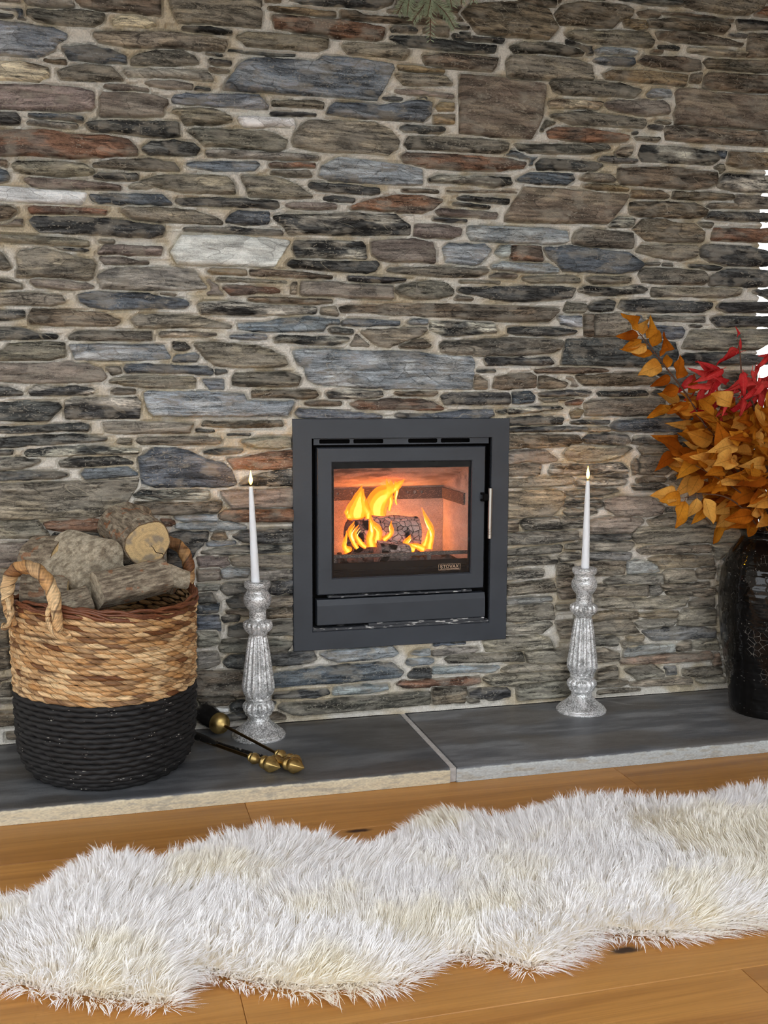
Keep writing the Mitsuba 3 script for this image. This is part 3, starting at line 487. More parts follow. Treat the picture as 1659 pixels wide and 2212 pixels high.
P -415,1245 -428,1247 -465,1244 -478,1245 -479,1247 -459,1271 -318,1270 -323,1246
n 699,686 680,683 602,683 597,679 597,718 702,719
d -454,538 -543,535 -569,535 -569,539 -571,541 -611,542 -613,547 -596,565 -570,564 -549,561 -471,561 -465,563 -453,540
k -532,930 -498,922 -484,913 -485,910 -512,903 -642,902 -651,916 -631,929 -568,926 -553,929
c 862,1698 860,1694 860,1691 848,1676 823,1675 815,1677 802,1675 703,1669 697,1688 724,1696
n 889,970 802,966 712,965 707,967 682,965 671,973 665,974 666,977 742,984 801,984 877,983 910,978 910,974
B -54,1367 -51,1357 -52,1352 -48,1346 -55,1334 -118,1329 -162,1333 -167,1338 -151,1357 -135,1366
g 659,1229 782,1235 803,1227 806,1212 659,1208 626,1220 627,1224
w 15,1574 -47,1574 -78,1567 -120,1567 -133,1587 -127,1595 9,1597 18,1577
B -389,703 -449,698 -521,695 -532,712 -520,724 -413,727 -390,709
P 559,1392 563,1394 565,1392 555,1374 508,1373 504,1376 398,1374 381,1387 399,1396 524,1394
n 113,1152 110,1141 45,1136 5,1139 -37,1138 -90,1140 -131,1147 -131,1151 -74,1155
B 988,459 982,437 970,435 953,435 909,440 851,438 847,463 885,465 908,463 945,463
d -568,1050 -568,1048 -578,1039 -716,1035 -715,1068 -660,1067 -618,1055
d 102,112 102,105 62,95 -56,102 -55,119 93,122
k 801,656 812,674 850,676 848,674 849,671 882,672 921,669 949,673 965,671 966,669 957,652 831,649 802,654
g 1283,1434 1283,1441 1280,1450 1277,1451 1274,1459 1273,1473 1360,1475 1373,1439
k 185,920 245,917 250,903 240,899 189,896 99,896 89,911 89,912 125,919
r -620,1355 -513,1356 -445,1354 -444,1352 -454,1340 -620,1335 -628,1334 -637,1349
l 1001,1132 1197,1131 1198,1113 1039,1114 1001,1128
l 3,422 -32,425 -44,421 -73,421 -101,425 -110,444 -106,452 -94,453 4,451
p -510,1176 -505,1178 -482,1171 -487,1161 -540,1156 -623,1162 -641,1178 -641,1180 -636,1181 -618,1183 -567,1183 -542,1182
k 716,423 717,421 710,399 651,392 599,392 598,418 650,423
k 1097,775 1097,771 1099,767 1085,766 1081,769 1013,768 1007,765 993,766 972,769 971,771 985,794 1094,793 1096,790 1101,788 1101,778
n 957,149 955,145 957,140 879,140 872,177 905,185 910,185 957,167
g 1293,1859 1294,1859 1291,1847 1183,1843 1109,1845 1105,1859 1158,1862 1293,1861
d 884,623 812,626 797,624 775,629 773,633 764,638 764,640 831,647 861,647 938,644 939,635
r -111,1182 -42,1179 -18,1166 -19,1163 -82,1161 -153,1154 -177,1175 -163,1183
g 1094,887 1168,889 1170,849 1087,849
l 1141,255 1141,249 1125,235 1088,235 1056,232 1016,234 1002,251 1003,253 1037,260 1137,256 1143,259
n 1189,343 1185,340 1149,344 1104,341 1100,339 1096,339 1081,359 1086,359 1089,362 1196,360 1199,361 1201,364 1246,364 1243,344
B 651,346 746,342 746,322 741,326 667,322 602,322 596,338
G -42,271 -68,275 -68,306 -46,316 3,315 3,271
l -644,729 -671,723 -730,720 -729,754 -723,752 -663,755 -660,754 -653,750 -616,750 -615,746
B 293,1088 216,1084 210,1083 151,1084 136,1085 132,1091 133,1095 132,1097 134,1098 134,1100 150,1106 292,1101
d 389,162 384,160 385,160 385,139 387,136 522,134 522,132 525,132 525,129 522,130 522,128 431,128 323,131 314,142 335,161 380,163
g 1285,151 1193,162 1191,166 1190,182 1209,190 1267,189 1272,191 1277,191 1286,153
d -90,407 -101,390 -138,389 -148,386 -172,384 -191,403 -186,412 -175,422 -120,422
n 768,926 714,922 682,924 684,928 683,932 687,960 712,961 780,942
g 846,1235 912,1235 940,1238 957,1233 954,1216 846,1211 819,1224 820,1227
o 948,1460 952,1466 951,1471 1046,1474 1072,1460 1070,1455 1057,1450 984,1447 947,1449 950,1458
o 1141,259 1046,261 1011,268 1014,280 1061,284 1148,279 1149,278
k 813,902 811,905 695,901 683,907 681,911 714,918 790,923 849,920 850,918 838,903
B 946,1820 957,1801 940,1795 866,1792 821,1801 821,1804 848,1815
k 1368,1930 1368,1928 1265,1917 1257,1941 1257,1945 1255,1948 1354,1949
l -227,194 -255,195 -255,241 -197,240 -194,235 -190,206
o 121,1850 -22,1849 -64,1852 -66,1856 -65,1856 -65,1859 -26,1864 32,1865 121,1864
d -110,227 -110,186 -140,188 -175,195 -188,209 -166,229
d 903,920 1014,922 1027,908 1026,905 997,904 918,902 868,903 861,915 862,917
n 1257,317 1262,323 1264,283 1261,284 1181,284 1177,305 1204,315 1229,319
p -160,469 -183,458 -188,458 -189,461 -192,463 -245,461 -252,493 -224,496 -200,492 -168,492 -165,485 -168,483 -168,480
l 506,192 446,192 438,189 390,190 387,192 386,207 428,209 429,212 435,213 507,212 512,214 520,213 526,200
G 89,1624 -44,1622 -46,1638 63,1646 91,1642
B -189,338 -192,328 -188,322 -187,294 -197,294 -202,298 -248,300 -254,297 -253,341 -246,338 -229,340
g 1265,423 1245,466 1245,473 1268,477 1341,476 1300,449
d 319,1204 298,1201 295,1199 235,1197 159,1199 152,1199 147,1213 163,1216 326,1211 327,1207
k 599,854 601,857 599,857 599,869 601,870 600,872 662,876 754,878 757,876 762,876 756,867 690,860
B 939,493 908,495 879,494 849,495 848,514 875,515 906,513 974,513 978,514 979,512 979,506 987,497 986,495
n 674,1926 654,1928 606,1937 571,1931 571,1933 568,1933 568,1941 717,1955 715,1928
n 809,273 808,216 772,218 751,268 752,270
d 871,223 876,221 936,217 957,210 950,185 873,190 868,223
d 3,383 -25,384 -42,381 -67,387 -61,416 -44,421 3,423
l -527,1839 -521,1832 -504,1818 -541,1813 -585,1810 -620,1812 -632,1827 -631,1829
l -253,300 -249,297 -198,294 -190,266 -195,257 -219,253 -254,255
g 1009,738 991,756 1006,767 1057,765 1086,767 1094,748 1081,739
c -406,1810 -355,1810 -318,1796 -318,1794 -344,1784 -387,1781 -426,1782 -428,1798
n -214,90 -216,86 -223,86 -249,102 -261,123 -260,124 -259,121 -257,120 -155,116 -150,106 -155,102 -165,100 -173,92 -198,92
d 592,1414 531,1413 434,1419 433,1422 461,1432 592,1429
d 873,1136 838,1137 831,1144 829,1151 847,1166 895,1172 917,1165 908,1139
p 105,1395 120,1393 123,1380 70,1376 10,1375 -20,1382 -20,1386 12,1395
n 954,88 885,89 884,118 953,129
L 856,1840 944,1842 963,1835 963,1833 949,1823 857,1821 848,1817 837,1817 827,1830
g 904,1496 907,1492 894,1485 811,1485 789,1489 789,1492 815,1508 832,1510 885,1509
n 1259,369 1205,371 1197,383 1193,397 1206,406 1264,407
n -710,284 -715,287 -746,286 -743,354 -715,354 -711,357
p -476,1241 -415,1242 -378,1235 -307,1234 -307,1229 -349,1225 -460,1220 -477,1239
n 1251,1946 1253,1941 1247,1936 1231,1936 1227,1938 1077,1937 1030,1940 1029,1945 1107,1951
p -233,1662 -233,1660 -236,1660 -239,1654 -237,1650 -238,1648 -303,1644 -342,1647 -346,1650 -371,1652 -371,1654 -339,1664 -295,1667 -278,1667
d 305,1601 399,1603 419,1593 418,1591 395,1584 301,1582 283,1591 283,1593
d 86,1615 86,1610 84,1605 -37,1600 -124,1601 -129,1598 -150,1598 -152,1600 -154,1600 -152,1601 -159,1602 -130,1607
n -746,284 -712,285 -710,287 -710,226 -748,223
g -288,1065 -169,1063 -169,1058 -211,1050 -327,1047 -337,1060 -336,1062
B 611,882 610,912 607,914 610,914 604,915 604,916 663,919 677,907 678,905 673,886 631,881
p 438,1686 432,1675 364,1676 363,1678 350,1678 344,1676 292,1676 256,1681 256,1686 313,1691 438,1687
n -40,347 -22,349 3,348 3,319 -22,318 -41,319 -46,317 -75,321 -75,342 -48,347
r 1381,1653 1348,1656 1350,1674 1355,1698 1359,1739 1362,1740 1363,1743 1376,1748
k 786,591 871,590 878,575 847,566 836,566 831,568 784,569 770,580 770,583
d 999,657 1002,656 1070,658 1095,646 1094,639 1047,635 986,637 975,650 976,652
L -192,597 -193,593 -189,591 -194,581 -257,582 -267,580 -278,581 -302,589 -306,594 -312,595 -311,600 -308,601 -186,601
L 798,1091 752,1100 737,1120 742,1124 813,1126 814,1108 814,1091
o 917,1479 922,1477 938,1477 947,1469 946,1464 848,1464 799,1469 799,1473 820,1481 890,1480 895,1482
n 1002,75 988,74 985,72 985,69 960,64 888,66 877,77 879,82 953,87 1002,81
d 869,588 866,593 794,592 786,589 765,598 773,606 789,611 879,607 882,609 890,605 897,593
g -5,1196 -9,1186 -159,1188 -183,1187 -196,1194 -196,1197 -181,1200 -126,1200
P -190,448 -190,441 -187,434 -183,433 -183,428 -249,426 -252,461 -244,462 -240,459 -187,459 -186,450
n 804,395 800,398 760,397 757,395 753,431 758,434 809,434 810,395
d -137,1793 -137,1792 -143,1783 -208,1782 -301,1789 -301,1794 -180,1800
g -22,351 -33,351 -48,349 -67,351 -69,362 -65,375 -42,380 3,381 3,355
L -105,455 -111,450 -111,444 -118,433 -189,430 -189,431 -186,433 -189,452 -168,462 -158,462 -153,459
d -373,1427 -383,1423 -449,1421 -486,1425 -487,1428 -479,1433 -471,1435 -469,1440 -375,1443
G 821,1134 815,1132 765,1130 753,1137 764,1162 822,1159 826,1152 825,1148 827,1144
g 615,1207 556,1202 425,1203 421,1205 415,1206 410,1212 546,1214 553,1213 583,1213 615,1211
B -497,1568 -499,1557 -502,1554 -517,1554 -559,1557 -606,1555 -640,1561 -645,1566 -625,1568 -556,1570 -537,1572
k 962,1374 956,1369 885,1365 888,1374 891,1374 902,1387 915,1397 966,1395
k 1103,758 1097,768 1100,771 1100,779 1108,786 1120,782 1172,781 1160,748
g 1209,73 1293,73 1296,74 1298,77 1302,77 1312,53 1310,51 1230,54 1207,66
o 958,1892 916,1895 910,1912 914,1913 917,1918 924,1918 931,1920 959,1920 963,1919 980,1920 990,1898 977,1892
n 818,1109 818,1128 822,1132 852,1131 847,1130 849,1130 848,1093 849,1069 834,1068 821,1070
n 817,332 764,332 757,355 758,360 755,367 758,368 760,365 763,364 802,367 806,370 810,370
n 271,1029 278,1031 274,1031 317,1048 352,1058 382,1037 381,1036 361,1028
d 425,1839 480,1835 484,1837 500,1835 577,1836 577,1833 566,1822 552,1822 548,1823 444,1824 431,1824 425,1838
n 409,914 388,902 349,901 340,903 292,902 263,911 264,915 295,916 408,917
G 48,1473 60,1457 59,1455 -9,1452 -24,1456 -40,1456 -62,1459 -62,1463 -38,1469
o 410,1735 367,1736 336,1734 283,1736 278,1743 276,1750 333,1751 353,1750 358,1748 406,1747
k 774,437 762,437 758,444 757,454 778,468 828,464 828,443
d 964,1542 874,1538 866,1540 843,1543 842,1546 864,1557 901,1557 903,1554 931,1553 935,1555 970,1552 971,1551
o -110,1222 -110,1204 -171,1205 -198,1204 -215,1213 -215,1214 -202,1222
d 905,825 809,824 766,828 767,834 830,840 908,837 908,829
r 66,1478 -29,1475 -50,1472 -56,1484 -42,1489 3,1489 38,1492 69,1492
L 1060,1745 1070,1724 1037,1720 995,1717 985,1724 1006,1743
n 1261,316 1260,319 1257,321 1229,317 1191,319 1189,325 1189,337 1187,340 1238,341 1241,342 1242,345 1264,345
d 1247,1270 1241,1265 1229,1260 1180,1262 1175,1265 1120,1266 1097,1270 1097,1274 1184,1277 1233,1274 1247,1271
d 398,1371 506,1370 506,1362 421,1358 400,1361 387,1360 330,1363 330,1368
L 364,190 389,186 399,182 399,180 379,167 338,167 333,165 307,172 318,188
l -597,1553 -503,1551 -501,1546 -532,1536 -637,1540 -638,1544 -624,1552
o 1093,670 1086,665 1085,659 1083,657 1012,659 998,656 989,667 990,669 1019,678 1092,674
d 949,670 882,675 842,673 842,676 869,686 905,686 962,690 971,675 970,673
n -711,354 -716,357 -743,355 -741,409 -711,407
p -403,1650 -371,1649 -368,1647 -344,1645 -341,1634 -374,1635 -427,1633 -467,1641 -466,1646
d -651,1567 -646,1560 -643,1558 -645,1538 -699,1535 -698,1567
d -122,768 -121,766 -132,755 -196,752 -235,757 -236,760 -220,768 -177,771
o 438,1611 378,1608 376,1627 377,1633 438,1637
G -388,1284 -309,1281 -308,1280 -312,1272 -414,1275 -460,1272 -470,1273 -476,1282 -475,1283
B -229,341 -251,341 -253,373 -247,373 -247,367 -226,366 -201,368 -200,371 -190,370 -193,344
n 639,564 637,529 601,527 597,525 593,565
g 1279,1447 1282,1434 1200,1429 1182,1435 1182,1437 1199,1448 1276,1450 1277,1447
n 395,1432 303,1431 239,1434 238,1439 315,1442 398,1443
n 615,1444 485,1437 416,1437 416,1442 597,1452 619,1449
n -710,469 -716,412 -741,413 -739,470
b -278,1008 -242,1014 -232,1003 -241,985 -301,986 -306,988 -304,991 -300,993 -298,998 -290,1007
d -648,1107 -647,1090 -677,1084 -715,1081 -714,1106
n 1189,180 1187,176 1192,167 1192,156 1141,157 1137,165 1140,176 1164,188 1173,190 1191,190 1191,181
n 56,890 68,892 137,891 138,890 131,877 45,877 19,884 20,888
k 891,620 883,607 874,611 798,611 789,609 771,610 773,621 797,625 807,623 890,623
b -172,947 -172,918 -185,918 -209,918 -233,944 -232,947
n -674,1352 -654,1342 -675,1320 -706,1313 -705,1351
n 1185,340 1190,321 1174,322 1170,324 1108,326 1095,338 1096,341
L -96,1061 -65,1060 -55,1050 -56,1048 -99,1044 -154,1047 -165,1054 -165,1057
d -194,366 -226,368 -245,367 -245,369 -247,369 -249,368 -249,362 -250,362 -253,395 -210,396
n -140,348 -100,348 -91,346 -90,343 -103,326 -140,329 -139,332 -141,334 -166,338 -171,336 -179,343 -177,348 -150,352
d -652,909 -649,904 -721,898 -720,925 -693,925
n 805,370 758,366 754,399 758,399 759,395 762,394 806,396
g -648,1157 -712,1155 -711,1181 -680,1182 -651,1169
n 539,921 499,921 503,966 506,963 511,962 539,946
d 440,1414 567,1406 568,1404 562,1398 524,1398 423,1404 423,1408
d -129,74 -124,76 -119,49 -177,51 -186,66 -185,67 -150,74
d -122,75 -129,78 -150,74 -175,74 -175,79 -169,80 -171,90 -156,104 -128,110
d 1078,360 1091,342 1074,327 1046,328 1044,329 1044,339 1040,359
B 513,223 510,217 458,218 435,216 425,218 392,218 392,230 480,228
g -710,194 -706,154 -751,157 -753,160 -733,190
d 169,1411 171,1401 163,1398 122,1397 119,1399 105,1399 72,1403 72,1408 109,1414
d 16,1750 13,1744 -30,1744 -53,1742 -88,1742 -154,1746 -151,1752 -69,1751 16,1752
n 623,1232 617,1219 547,1218 532,1221 532,1223 537,1226 557,1234 582,1235
L 599,1308 599,1293 601,1282 598,1281 598,1278 574,1272 553,1286 568,1305 586,1309
l -185,417 -192,408 -194,400 -252,400 -252,422 -187,419
k 1175,779 1169,779 1165,783 1108,785 1101,788 1098,793 1092,794 1092,798 1100,800 1169,799 1172,800 1173,804 1174,804
n 1025,1943 1023,1930 977,1924 961,1924 949,1937 950,1939 990,1947
o 437,1666 438,1644 392,1640 380,1650 396,1665
o 1000,1844 1003,1846 1025,1847 1033,1845 1095,1847 1099,1850 1103,1850 1104,1846 1099,1837 1088,1838 982,1834 976,1842
G -708,1249 -691,1238 -673,1207 -683,1199 -711,1201 -709,1248
d 1384,1214 1396,1196 1373,1182 1332,1205 1332,1208 1366,1214
c 955,1588 950,1565 935,1557 902,1559 897,1567 918,1582
g 690,899 767,901 809,901 807,901 813,901 813,900 797,898 768,891 747,890 747,887 707,886 690,896
L 384,192 364,193 320,200 320,203 341,212 394,214 422,213 403,212 425,212 385,209 384,207
g 849,802 846,801 836,809 841,810 840,813 841,814 841,817 840,819 835,819 901,821 906,817 908,810 914,808 913,807 895,804
d 340,1829 271,1827 266,1825 259,1836 269,1843 318,1846 341,1833
n 436,1877 429,1867 334,1877 334,1888 435,1879
r 1365,1961 1303,1960 1307,1962 1305,1962 1345,1985 1346,1988 1363,1994
d 117,1082 165,1078 165,1063 107,1062 95,1075 98,1079
r 1297,99 1295,103 1293,104 1266,104 1263,126 1265,131 1263,139 1278,149 1283,150 1299,101
g 1030,183 984,183 978,177 967,177 958,198 959,200 981,200 984,196 1024,194 1027,195 1038,191 1038,186
b -231,519 -218,530 -204,532 -188,529 -173,531 -149,530 -144,527 -144,520 -202,515
g 952,1613 1030,1616 1038,1616 1039,1614 1027,1600 964,1602 951,1610
o 1035,212 1028,193 1015,198 979,198 975,214 1028,217
d 1036,1619 988,1620 955,1616 923,1620 923,1623 983,1629 1040,1628 1041,1626
n 1000,721 999,714 1000,712 999,704 1000,688 1001,686 980,679 975,714 989,733 991,733
L 372,1103 369,1101 371,1094 369,1093 369,1091 364,1092 327,1090 307,1092 307,1095 326,1109 371,1108
d 1094,1851 1092,1849 1025,1849 1007,1854 1008,1858 1068,1863 1100,1854 1101,1852 1099,1851
o -165,533 -173,532 -204,533 -214,534 -213,539 -204,555 -175,556 -164,535
d -267,1015 -281,1013 -298,1018 -301,1038 -268,1038 -252,1020 -252,1019
o 825,865 827,865 825,863 825,859 812,843 788,841 781,858 805,872 825,868
k -189,333 -170,339 -164,335 -136,332 -142,317 -181,314 -188,322
g -441,923 -389,920 -394,906 -445,905 -456,914
B -670,1419 -676,1406 -704,1401 -702,1439 -677,1432
r 763,880 755,881 748,886 753,886 751,887 768,888 808,897 827,897 827,895 816,879
r -309,595 -307,591 -302,589 -298,577 -306,576 -309,572 -335,571 -341,595 -341,596
d -142,1725 -147,1711 -190,1710 -196,1711 -204,1725 -203,1726
d 1244,1896 1225,1901 1229,1905 1262,1911 1292,1909 1292,1906 1294,1906 1292,1896
d -101,809 -106,801 -176,800 -180,802 -215,804 -215,807 -191,806 -170,807 -162,810 -102,810
d 593,969 512,966 504,969 505,976 553,977 593,974
d -160,812 -176,810 -191,810 -213,808 -246,809 -249,818 -247,821 -160,816
w -213,75 -221,89 -171,90 -169,81 -171,81 -171,78 -162,77 -163,76
d 1043,1641 1043,1637 1040,1634 1000,1635 994,1642 999,1647 1002,1648 1020,1649 1052,1647
d 301,1665 295,1661 272,1657 251,1656 237,1661 239,1666 272,1671 300,1668
n -195,1692 -201,1699 -201,1706 -140,1703 -144,1697 -176,1691
n -581,1685 -597,1690 -597,1692 -590,1692 -585,1694 -537,1697 -534,1684 -540,1682
d 1210,1101 1157,1098 1133,1102 1133,1106 1159,1109 1175,1108 1210,1105
d -495,1254 -504,1249 -552,1252 -580,1258 -580,1260 -541,1260 -520,1257 -511,1259 -496,1257
d 1056,924 1080,911 1080,909 1069,904 1058,904 1031,908 1030,911
d -726,757 -726,771 -684,773 -688,758
d 997,1268 996,1274 992,1276 1049,1279 1051,1276 1049,1274 1050,1269 999,1266
g 1067,1652 1060,1652 1056,1650 1014,1652 1000,1649 998,1654 1028,1661 1070,1660
g 491,51 492,53 491,54 492,68 493,68 494,71 498,63 550,52 550,51 500,48
d 477,1856 472,1851 431,1850 420,1858 421,1861 473,1860
d -180,1651 -235,1646 -237,1650 -235,1654 -236,1656 -234,1656 -233,1659 -180,1655
d -201,973 -168,970 -162,961 -163,960 -195,955 -197,962 -195,964 -197,971
d -648,1786 -654,1777 -687,1776 -686,1790 -648,1787
d 564,860 562,866 596,872 596,855 572,856
d 1090,1266 1054,1266 1054,1270 1053,1275 1083,1278
d -209,1740 -211,1741 -166,1739 -167,1738 -164,1738 -166,1732 -202,1733 -214,1740
n -286,1155 -291,1149 -327,1152 -331,1158 -305,1158 -286,1157
d 429,1845 476,1847 483,1840 428,1841
d 364,1667 353,1671 341,1669 340,1672 345,1675 360,1676 360,1674 363,1674"""
LOOK = {  # base colour, second colour, how strongly layered, how blotchy
    'g': ((125, 116, 99), (150, 136, 108), .8, .6), 'G': ((96, 92, 81), (126, 116, 97), .9, .5), 'd': ((70, 71, 70), (104, 102, 95), 1.0, .4),
    'k': ((62, 63, 62), (188, 180, 160), 1.3, .55), 'b': ((108, 119, 131), (140, 145, 148), .75, .45), 'B': ((82, 91, 101), (114, 119, 122), .8, .4),
    'L': ((134, 142, 148), (166, 169, 168), .7, .6), 'l': ((148, 142, 128), (110, 106, 98), .8, .6), 'n': ((116, 98, 76), (86, 78, 66), .9, .7),
    'N': ((118, 100, 82), (140, 122, 98), .5, .9), 'r': ((130, 92, 68), (92, 84, 76), .8, .6), 'p': ((140, 124, 112), (118, 106, 98), .6, .6),
    'P': ((122, 105, 95), (142, 128, 116), .6, .6), 'o': ((150, 124, 84), (116, 98, 74), .7, .8), 'c': ((200, 182, 148), (120, 92, 66), .9, .7),
    'w': ((226, 224, 218), (186, 183, 178), .3, .5)}
stones = []
for row in STONES.split('\n'):
    kind, *pts = row.split()
    stones.append((kind, Polygon([[float(v) / 1000 for v in p.split(',')] for p in pts])))
for i_, (kd, p_) in enumerate(stones):   # grow a little into the joints; at the wall's end the stones stand proud of the mortar
    if p_.bounds[2] > 1.352 and p_.bounds[1] < 1.66:
        c_ = np.array(p_.exterior.coords)
        c_[:, 0] += np.where(c_[:, 0] > 1.345, 0.020 + 0.018 * ((i_ * 37) % 11) / 11, 0)
        p_ = Polygon(c_).buffer(0)
    stones[i_] = (kd, p_)
taken = shapely.union_all([p.buffer(0.007) for _, p in stones])
hole = sbox(0.03, 0.26, 0.57, 0.81)
taken = shapely.union_all([taken, sbox(-0.01, 0.22, 0.61, 0.855)])
n_traced = len(stones)
frng = np.random.default_rng(11)   # courses beyond the photograph's edges and behind the basket and the vase
z = 0.045
while z < 2.36:
    h = frng.uniform(0.016, 0.05)
    x = -1.25 + frng.uniform(0, 0.1)
    lim = 1.36 if 0.45 < z < 1.645 else 2.3
    while x < lim:
        w = frng.uniform(0.07, 0.3)
        x1 = min(x + w, lim + 0.015)
        t = frng.uniform(0.0, 0.012, 4)
        q = Polygon([(x + t[0], z), (x1 - t[1], z + 0.1 * t[2]), (x1 - t[2], z + h), (x + t[3], z + h - 0.1 * t[1])])
        q = q.difference(taken)
        q = q if q.geom_type == 'Polygon' or q.is_empty else max(q.geoms, key=lambda g: g.area)
        if not q.is_empty and q.area > 6e-4 and not q.buffer(-0.006).is_empty:
            q = Polygon(q.exterior).simplify(0.003)
            stones.append((frng.choice(list('gGdnpBgGn')), q))
        x = x1 + frng.uniform(0.012, 0.03)
    z += h + frng.uniform(0.010, 0.02)
ids = np.arange(len(stones))
jit = frng.uniform(0.88, 1.12, len(stones))
hue = frng.normal(0, 0.014, (len(stones), 3))
def muted(c, s=0.8):
    c = np.array(lin(*c))
    return c.mean() + (c - c.mean()) * s


COOL = np.array([1.09, 1.14, 1.17])
base = np.array([muted(LOOK[k][0], 0.82 if k == 'r' else 0.7) for k, _ in stones]) * COOL * jit[:, None] * (1 + hue)
sec = np.array([muted(LOOK[k][1], 0.7) for k, _ in stones]) * COOL * jit[:, None] * (1 + hue)
cen = np.array([[p.centroid.x, p.centroid.y] for _, p in stones])
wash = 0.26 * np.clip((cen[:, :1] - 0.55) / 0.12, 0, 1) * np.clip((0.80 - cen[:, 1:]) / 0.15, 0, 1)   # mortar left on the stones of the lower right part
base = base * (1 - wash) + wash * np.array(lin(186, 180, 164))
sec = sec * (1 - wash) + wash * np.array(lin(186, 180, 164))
lay = np.array([LOOK[k][2] for k, _ in stones])
blo = np.array([LOOK[k][3] for k, _ in stones])
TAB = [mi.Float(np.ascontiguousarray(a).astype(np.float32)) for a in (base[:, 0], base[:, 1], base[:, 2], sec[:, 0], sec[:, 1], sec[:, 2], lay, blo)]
dr.eval(TAB)
MORTAR = lin(198, 192, 178)


def mortar_color(p, n, uv):
    a = fbm(p.x * 14, p.z * 18, octaves=3)
    s = noise(p.x * 420, p.z * 420)
    c = mix(lin(216, 213, 204), lin(192, 181, 157), smoothstep(0.36, 0.72, a))
    return c * (0.84 + 0.3 * s)


def stone_layers(p, k):
    w = 0.016 * (fbm(p.x * 7 + k * 3.1, p.z * 10, octaves=2) - 0.5)
    return p.z + w


def stone_color(p, n, uv):
    k = dr.floor(uv.x)
    i = mi.UInt32(dr.clip(k, 0, len(stones) - 1))
    b = mi.Color3f(*[dr.gather(mi.Float, TAB[q], i) for q in (0, 1, 2)])
    s = mi.Color3f(*[dr.gather(mi.Float, TAB[q], i) for q in (3, 4, 5)])
    L, B = dr.gather(mi.Float, TAB[6], i), dr.gather(mi.Float, TAB[7], i)
    z = stone_layers(p, k)
    bl = fbm(p.x * 16 + k * 1.7, z * 44, k * 2.3, octaves=3)
    st = fbm(p.x * 20 + k, z * 190, octaves=3)
    fine = noise(p.x * 150, z * 700)
    v1, v2, vw = mikit.voronoi(p.x * 17 + k * 1.9 + 0.5 * noise(p.x * 30, z * 60), z * 46 + 0.5 * noise(p.x * 40, z * 50, 4.0))
    grain = noise(p.x * 700, p.z * 700, p.y * 700)
    c = mix(b, s, dr.clip(B * 1.25, 0, 1) * smoothstep(0.42, 0.66, bl))
    c *= dr.maximum(0.2, 1 + L * (2.5 * (st - 0.5) + 0.8 * (fine - 0.5)) + 0.5 * (grain - 0.5))
    c *= 1 + 0.42 * (vw - 0.5)
    c *= 1 - 0.45 * (1 - smoothstep(0.0, 0.07, v2 - v1)) * smoothstep(0.42, 0.62, noise(p.x * 21, z * 33, k + 9))
    cr = dr.abs(noise(p.x * 15 + k * 5, z * 130) - 0.5)
    c *= 1 - 0.62 * dr.minimum(L, 1.0) * (1 - smoothstep(0.012, 0.05, cr)) * smoothstep(0.4, 0.6, noise(p.x * 13, z * 40, k))
    v = dr.abs(noise(p.x * 26 + 0.6 * p.z * 60, p.z * 30, k) - 0.5)
    c = mix(c, lin(176, 168, 150), 0.45 * (1 - smoothstep(0.004, 0.02, v)) * smoothstep(0.62, 0.75, noise(p.x * 9, p.z * 9, k + 3)))
    dark = smoothstep(0.56, 0.70, fbm(p.x * 12 + k * 2.2, z * 75, k, octaves=4))
    c *= 1 - 0.55 * dark * dr.minimum(L, 1.0)
    haze = smoothstep(0.50, 0.72, fbm(p.x * 24 + k, p.z * 55, 7.0, octaves=4))
    c = mix(c, dr.maximum(c, mi.Color3f(MORTAR) * 0.62), 0.42 * haze)
    speck = smoothstep(0.74, 0.86, noise(p.x * 230 + k, p.z * 420))
    c = mix(c, dr.maximum(c, mi.Color3f(MORTAR) * 0.8), 0.35 * speck * smoothstep(0.42, 0.6, noise(p.x * 18, p.z * 30, k)))
    smear = smoothstep(0.26, 0.03, uv.y + 0.5 * (fbm(p.x * 40, p.z * 60, octaves=2) - 0.42))
    return mix(dr.maximum(c, 0.004), mi.Color3f(MORTAR) * 0.85, 0.6 * smear)


def stone_bump(p, n, uv):
    k = dr.floor(uv.x)
    z = stone_layers(p, k)
    return 0.0034 * fbm(p.x * 20 + k, z * 190, octaves=3) + 0.0016 * fbm(p.x * 55, p.z * 90, k, octaves=3) + 0.0003 * noise(p.x * 700, p.z * 700)


def mortar_bump(p, n, uv):
    return 0.0022 * fbm(p.x * 60, p.z * 80, octaves=3) + 0.0005 * noise(p.x * 520, p.z * 520)


scene['mat_mortar'] = surf(proc(mortar_color), 0.95, 0.1, bump=proc(mortar_bump))
scene['mat_stone'] = surf(proc(stone_color), 0.72, 0.3, bump=proc(stone_bump))


